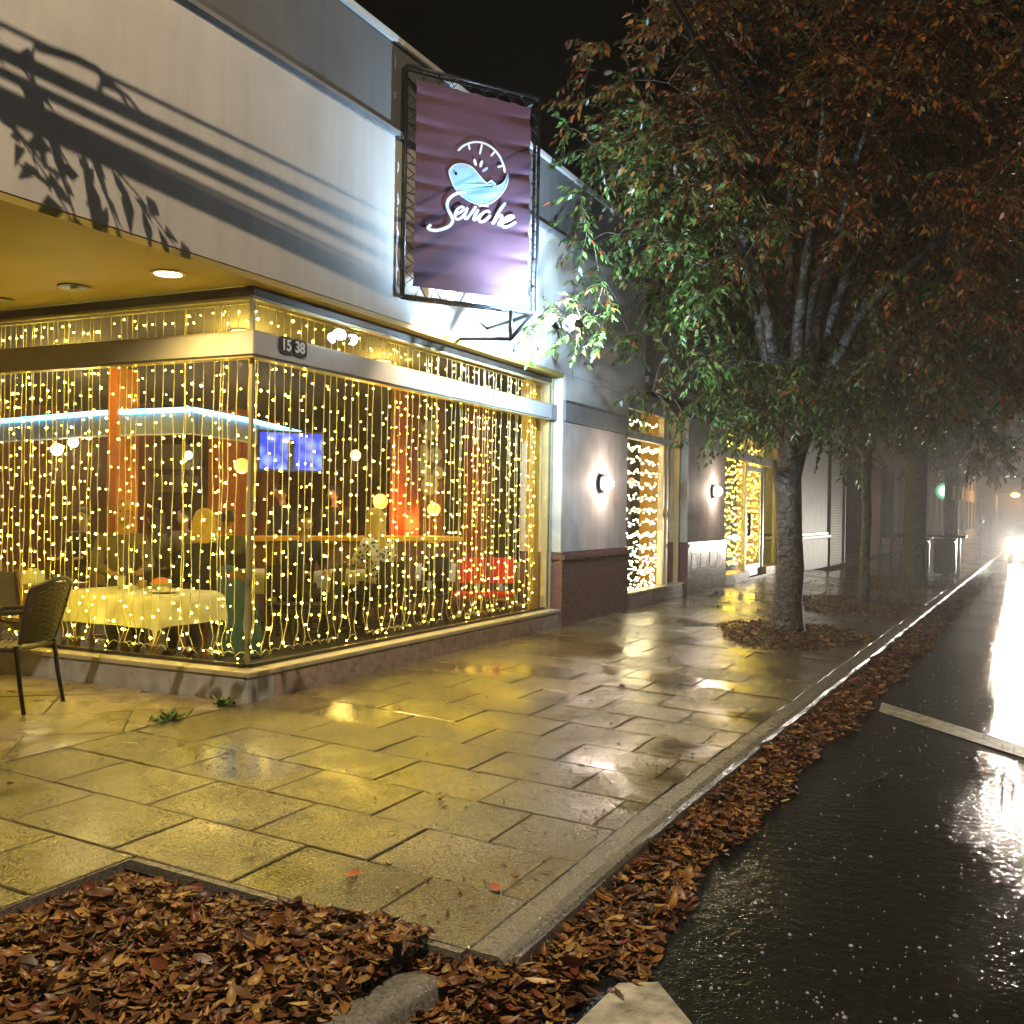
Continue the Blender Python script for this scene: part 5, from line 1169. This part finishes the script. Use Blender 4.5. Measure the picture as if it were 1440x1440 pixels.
for a in (.2, 3.4, 6.6, 9.8, 13.0, 16.2): fbox(fr2, 'column', 'pale', a, a + .75, -.5, .0, -.1, 3.09, b2, .01)
for a in (1.2, 4.4, 7.6, 10.8, 14.0): fbox(fr2, 'shop_window', 'carglass', a, a + 2.0, -1.08, -.9, .5, 2.9, b2); fbox(fr2, 'riser', 'reddoor', a, a + 2.0, -1.09, -.85, -.1, .48, b2)
for k in range(4): fbox(fr2, 'upper_window', 'carglass', 1.2 + k * 4, 2.6 + k * 4, -.2, .02, 3.9, 5.4, b2)
P = fr2(6, 1.0, 2.75); bs = empty('blade_sign', P, world=True, label='round green and white lit sign hanging from the columned shop', cat='sign')
MB().lathe(P, [(.42, -.05), (.42, .05)], 24, fr2(1, 0, 0) - fr2(0, 0, 0)).build('disc', emat('sign_green', (.12, .8, .3), .6), bs); MB().lathe(P - (fr2(1, 0, 0) - fr2(0, 0, 0)) * .055, [(.27, -.004), (.27, .004)], 20, fr2(1, 0, 0) - fr2(0, 0, 0)).build('disc_centre', emat('sign_white', (.85, 1, .9), 1.6), bs)
MB().tube([P + UP * .45, fr2(6, .0, 3.3)], .02).build('bracket', 'black', bs)
for i, (u0, L, h, m_, lb) in enumerate(((18, 16, 7.5, 'brick2', 'two-storey red brick building far along the street'), (35, 22, 6, 'stucco', 'low pale building fading into the mist'), (58, 30, 9, 'brick2', 'farthest brick building at the misty end of the street'))):
    b3 = empty('far_building', fr2(u0, 0, 0), world=True, label=lb, cat='building', group='far buildings along the street')
    fbox(fr2, 'wall', m_, u0, u0 + L, -8, .0, -.1, h, b3); fbox(fr2, 'cornice', 'pale', u0, u0 + L, -.3, .15, h + .01, h + .3, b3)
    for k in range(int(L // 4)):
        fbox(fr2, 'shopfront', 'carglass', u0 + .8 + 4 * k, u0 + 3.4 + 4 * k, -.2, .03, .5, 2.7, b3)
        for z in ((3.7,) if h < 9 else (3.7, 6.4)): w_ = fbox(fr2, 'window', 'carglass', u0 + 1 + 4 * k, u0 + 2.3 + 4 * k, -.2, .03, z, z + 1.5, b3); fbox(fr2, 'window_sill', 'pale', u0 + .9 + 4 * k, u0 + 2.4 + 4 * k, .0, .1, z - .1, z - .01, w_)
eb = empty('end_building', (6, 175, 0), world=True, label='dim tall building closing the end of the street', cat='building')
part('wall', 'brick2', (-14, 30, 175, 185, -.3, 13), parent=eb)
for k in range(9):
    for z in (1, 4.5, 8): part('window', 'carglass', (-12 + 4.5 * k, -9.6 + 4.5 * k, 174.9, 175.2, z, z + 1.9), parent=eb)
# distant amber street lamp
q = px_y(1428, 696, 92); t = empty('street_lamp', (q.x, q.y, SZ), world=True, label='distant amber street lamp glowing in the mist', cat='street lamp')
MB().tube([(q.x - 1.4, q.y, SZ), (q.x - 1.4, q.y, q.z)], .09, 8).build('pole', 'steel', t); MB().tube([(q.x - 1.4, q.y, q.z), (q.x, q.y, q.z + .15)], .05, 6).build('arm', 'steel', t)
MB().ball(q, .34, 12, 8, (1, 1, .5)).build('lamp_head', emat('amber_lamp', (1, .42, .08), 10), t, smooth=True); lamp('amber_light', 'POINT', q - UP * .5, 700, (1, .5, .15), t, .2)

# ================================================================== STREET FURNITURE
xx, yy = -1.78, 29.8; zb = walk_z(xx)
bn = empty('litter_bin_station', (xx, yy, zb), world=True, label='pair of black bins in a frame with pale posts by the kerb', cat='bin')
for s_ in (-.33, .33): MB().box(xx + s_ - .27, xx + s_ + .27, yy - .3, yy + .3, zb + .06, zb + .92).build('bin_body', 'black', bn, bevel=.03); MB().box(xx + s_ - .29, xx + s_ + .29, yy - .32, yy + .32, zb + .93, zb + .98).build('lid', 'black', bn, bevel=.015)
for s_ in (-.68, 0, .68): MB().box(xx + s_ - .035, xx + s_ + .035, yy - .4, yy - .33, zb, zb + 1.02).build('post', 'steel', bn)
MB().box(xx - .85, xx + .85, yy - .42, yy + .38, zb + 1.03, zb + 1.08).build('roof_bar', 'black', bn, bevel=.01)
for i, (x, y, h, lb) in enumerate(((-1.35, 30.9, 2.3, 'thin leaning sign post just past the bins'), (-.85, 44, 1.25, 'parking meter post near the headlights'), (-.62, 50.5, 1.25, 'parking meter post farther into the mist'))):
    t = empty('parking_post', (x, y, -.17), world=True, label=lb, cat='post', group='posts along the kerb'); MB().tube([(x, y, -.17), (x + (.12 if i == 0 else 0), y, h)], .03, 8).build('post', 'steel', t)
    if i: MB().ball((x, y, h + .12), .14, 10, 8, (.8, .7, 1.3)).build('meter_head', 'steel', t, smooth=True)
    else: MB().box(x + .0, x + .24, y - .015, y + .0, h - .4, h).build('sign_plate', 'white', t)
q = fr(13.4, 1.3, .0)
for i, (u_, o_) in enumerate(((12.6, .7), (13.6, 1.0))):
    p = fr(u_, o_, 0); t = empty('cafe_chair', p, R(60 + 80 * i), 'red slatted metal chair %s the terracotta shutters' % ('in front of' if i == 0 else 'out on the pavement before'), 'chair', 'red chairs outside the shop row')
    for a in (-1, 1):
        MB().tube([(a * .2, .2, 0), (a * .2, .18, .45)], .014, 6).build('leg', 'redcloth', t); MB().tube([(a * .2, -.22, 0), (a * .2, -.18, .45), (a * .19, -.26, .9)], .014, 6).build('leg', 'redcloth', t)
    for k in range(5): MB().box(-.2, .2, -.17 + k * .08, -.11 + k * .08, .445, .46).build('seat_slat', 'redcloth', t); 
    for k in range(4): MB().box(-.19, .19, -.235 - .02 * k, -.22 - .02 * k, .56 + .09 * k, .62 + .09 * k).build('back_slat', 'redcloth', t)

# ================================================================== CAR
cx, cyy, cz = 1.02, 46.6, SZ
car = empty('car', (cx, cyy, cz), R(180), 'dark car driving towards the viewer with glaring headlights', 'car')
secs = [(2.25, .62, .35, .62, None), (2.15, .8, .28, .74, None), (1.7, .86, .25, .84, None), (1.05, .88, .25, .95, None), (.35, .89, .25, 1.0, 1.38), (-.4, .89, .25, 1.0, 1.46), (-1.2, .88, .25, 1.02, 1.42), (-1.85, .86, .28, 1.05, 1.15), (-2.2, .8, .35, .95, None)]
vs = []
for y, wv, z0, z1, zr in secs:
    zt = zr or z1 + .01; wr = .62 if zr else wv * .8
    half = [(wv * .9, z0), (wv, z0 + .12), (wv, z1 - .12), (wv * .96, z1), (wr, zt - .02), (wr * .55, zt + .02)]
    ring_ = [(-x, y, z) for x, z in half] + [(x, y, z) for x, z in half[::-1]]; vs += ring_
q = 12; fs = [(i * q + k, i * q + (k + 1) % q, (i + 1) * q + (k + 1) % q, (i + 1) * q + k) for i in range(len(secs) - 1) for k in range(q)] + [tuple(range(q))[::-1], tuple((len(secs) - 1) * q + k for k in range(q))]
body = MB().add(vs, fs).build('body', 'carpaint', car, smooth=True)
MB().add([(-.72, 1.02, .98), (.72, 1.02, .98), (.56, .42, 1.37), (-.56, .42, 1.37)], [(0, 1, 2, 3)]).build('windscreen', 'carglass', car)
MB().box(-.45, .45, 2.22, 2.28, .42, .58).build('grille', 'black', car, bevel=.01); MB().box(-.26, .26, 2.26, 2.29, .3, .4).build('number_plate', 'white', car)
for sx in (-1, 1):
    for wy in (1.4, -1.35):
        wl_ = MB().lathe((sx * .72, wy, .32), [(.2, 0), (.32, .01), (.32, .19), (.2, .2)], 20, (sx, 0, 0)).build('wheel', 'tyre', car); MB().lathe((sx * .9, wy, .32), [(.2, 0), (.18, .03), (.05, .035)], 16, (sx, 0, 0)).build('rim', 'steel', wl_)
    MB().ball((sx * .66, 2.2, .66), .13, 12, 8, (1.1, .5, .75)).build('headlight', 'headglow', car, smooth=True)
    lamp('headlight_beam', 'SPOT', (sx * .66, 2.32, .66), P_HEAD, (1, .92, .78), car, .07, (sx * .66 - .5, 40, -.2), 64, .9)
    MB().ball((sx * .95, .75, 1.0), .1, 8, 6, (1, .6, .7)).build('mirror', 'carpaint', car, smooth=True)

# ================================================================== RAIN SPLASHES
mb = MB()
for _ in range(1500):
    y = 3.6 + 30 * random.random() ** 1.9; x = random.uniform(-1.0, .5 + y * .16); h = min(.006, .003 * random.lognormvariate(0, .45)) * (1 + y * .07); r = h * random.uniform(.5, 1.4); c = Vector((x, y, SZ + .002))
    n = 6; vs = [c + Vector((math.cos(k) * r, math.sin(k) * r, 0)) for k in [2 * math.pi * i / n for i in range(n)]] + [c + Vector((math.cos(k) * r * .7, math.sin(k) * r * .7, h * random.uniform(.5, 1))) for k in [2 * math.pi * i / n for i in range(n)]] + [c + UP * h * 1.15]
    mb.add(vs, [(i, (i + 1) % n, n + (i + 1) % n, n + i) for i in range(n)] + [(n + i, n + (i + 1) % n, 2 * n) for i in range(n)])
tag(mb.build('rain_splashes', 'dropl', smooth=True), 'tiny raindrop splashes all over the wet dark street', 'splashes', kind='stuff')
# twig lying on the road
q = px_z(1240, 1098, SZ); t = tag(MB().tube([q + Vector((-.06, -.16, .015)), q + Vector((.0, -.02, .02)), q + Vector((.03, .06, .03)), q + Vector((-.02, .2, .012))], [.006, .011, .01, .004], 6).build('fallen_twig', 'bark', smooth=True), 'crooked pale twig lying on the wet black road', 'twig')

# ================================================================== HAZE
hz = MB().box(-70, 410, -70, 610, -1.6, 15).build('haze', None); tag(hz, 'thin rainy mist filling the street air', 'haze', kind='stuff')
hm = bpy.data.materials.new('mist'); hm.use_nodes = True; tn_ = hm.node_tree; tn_.nodes.remove(tn_.nodes['Principled BSDF'])
pv = tn_.nodes.new('ShaderNodeVolumePrincipled'); pv.inputs['Color'].default_value = (.9, .9, .92, 1); pv.inputs['Density'].default_value = .0048; pv.inputs['Anisotropy'].default_value = .72
tn_.links.new(pv.outputs[0], tn_.nodes['Material Output'].inputs['Volume']); hz.data.materials.append(hm)
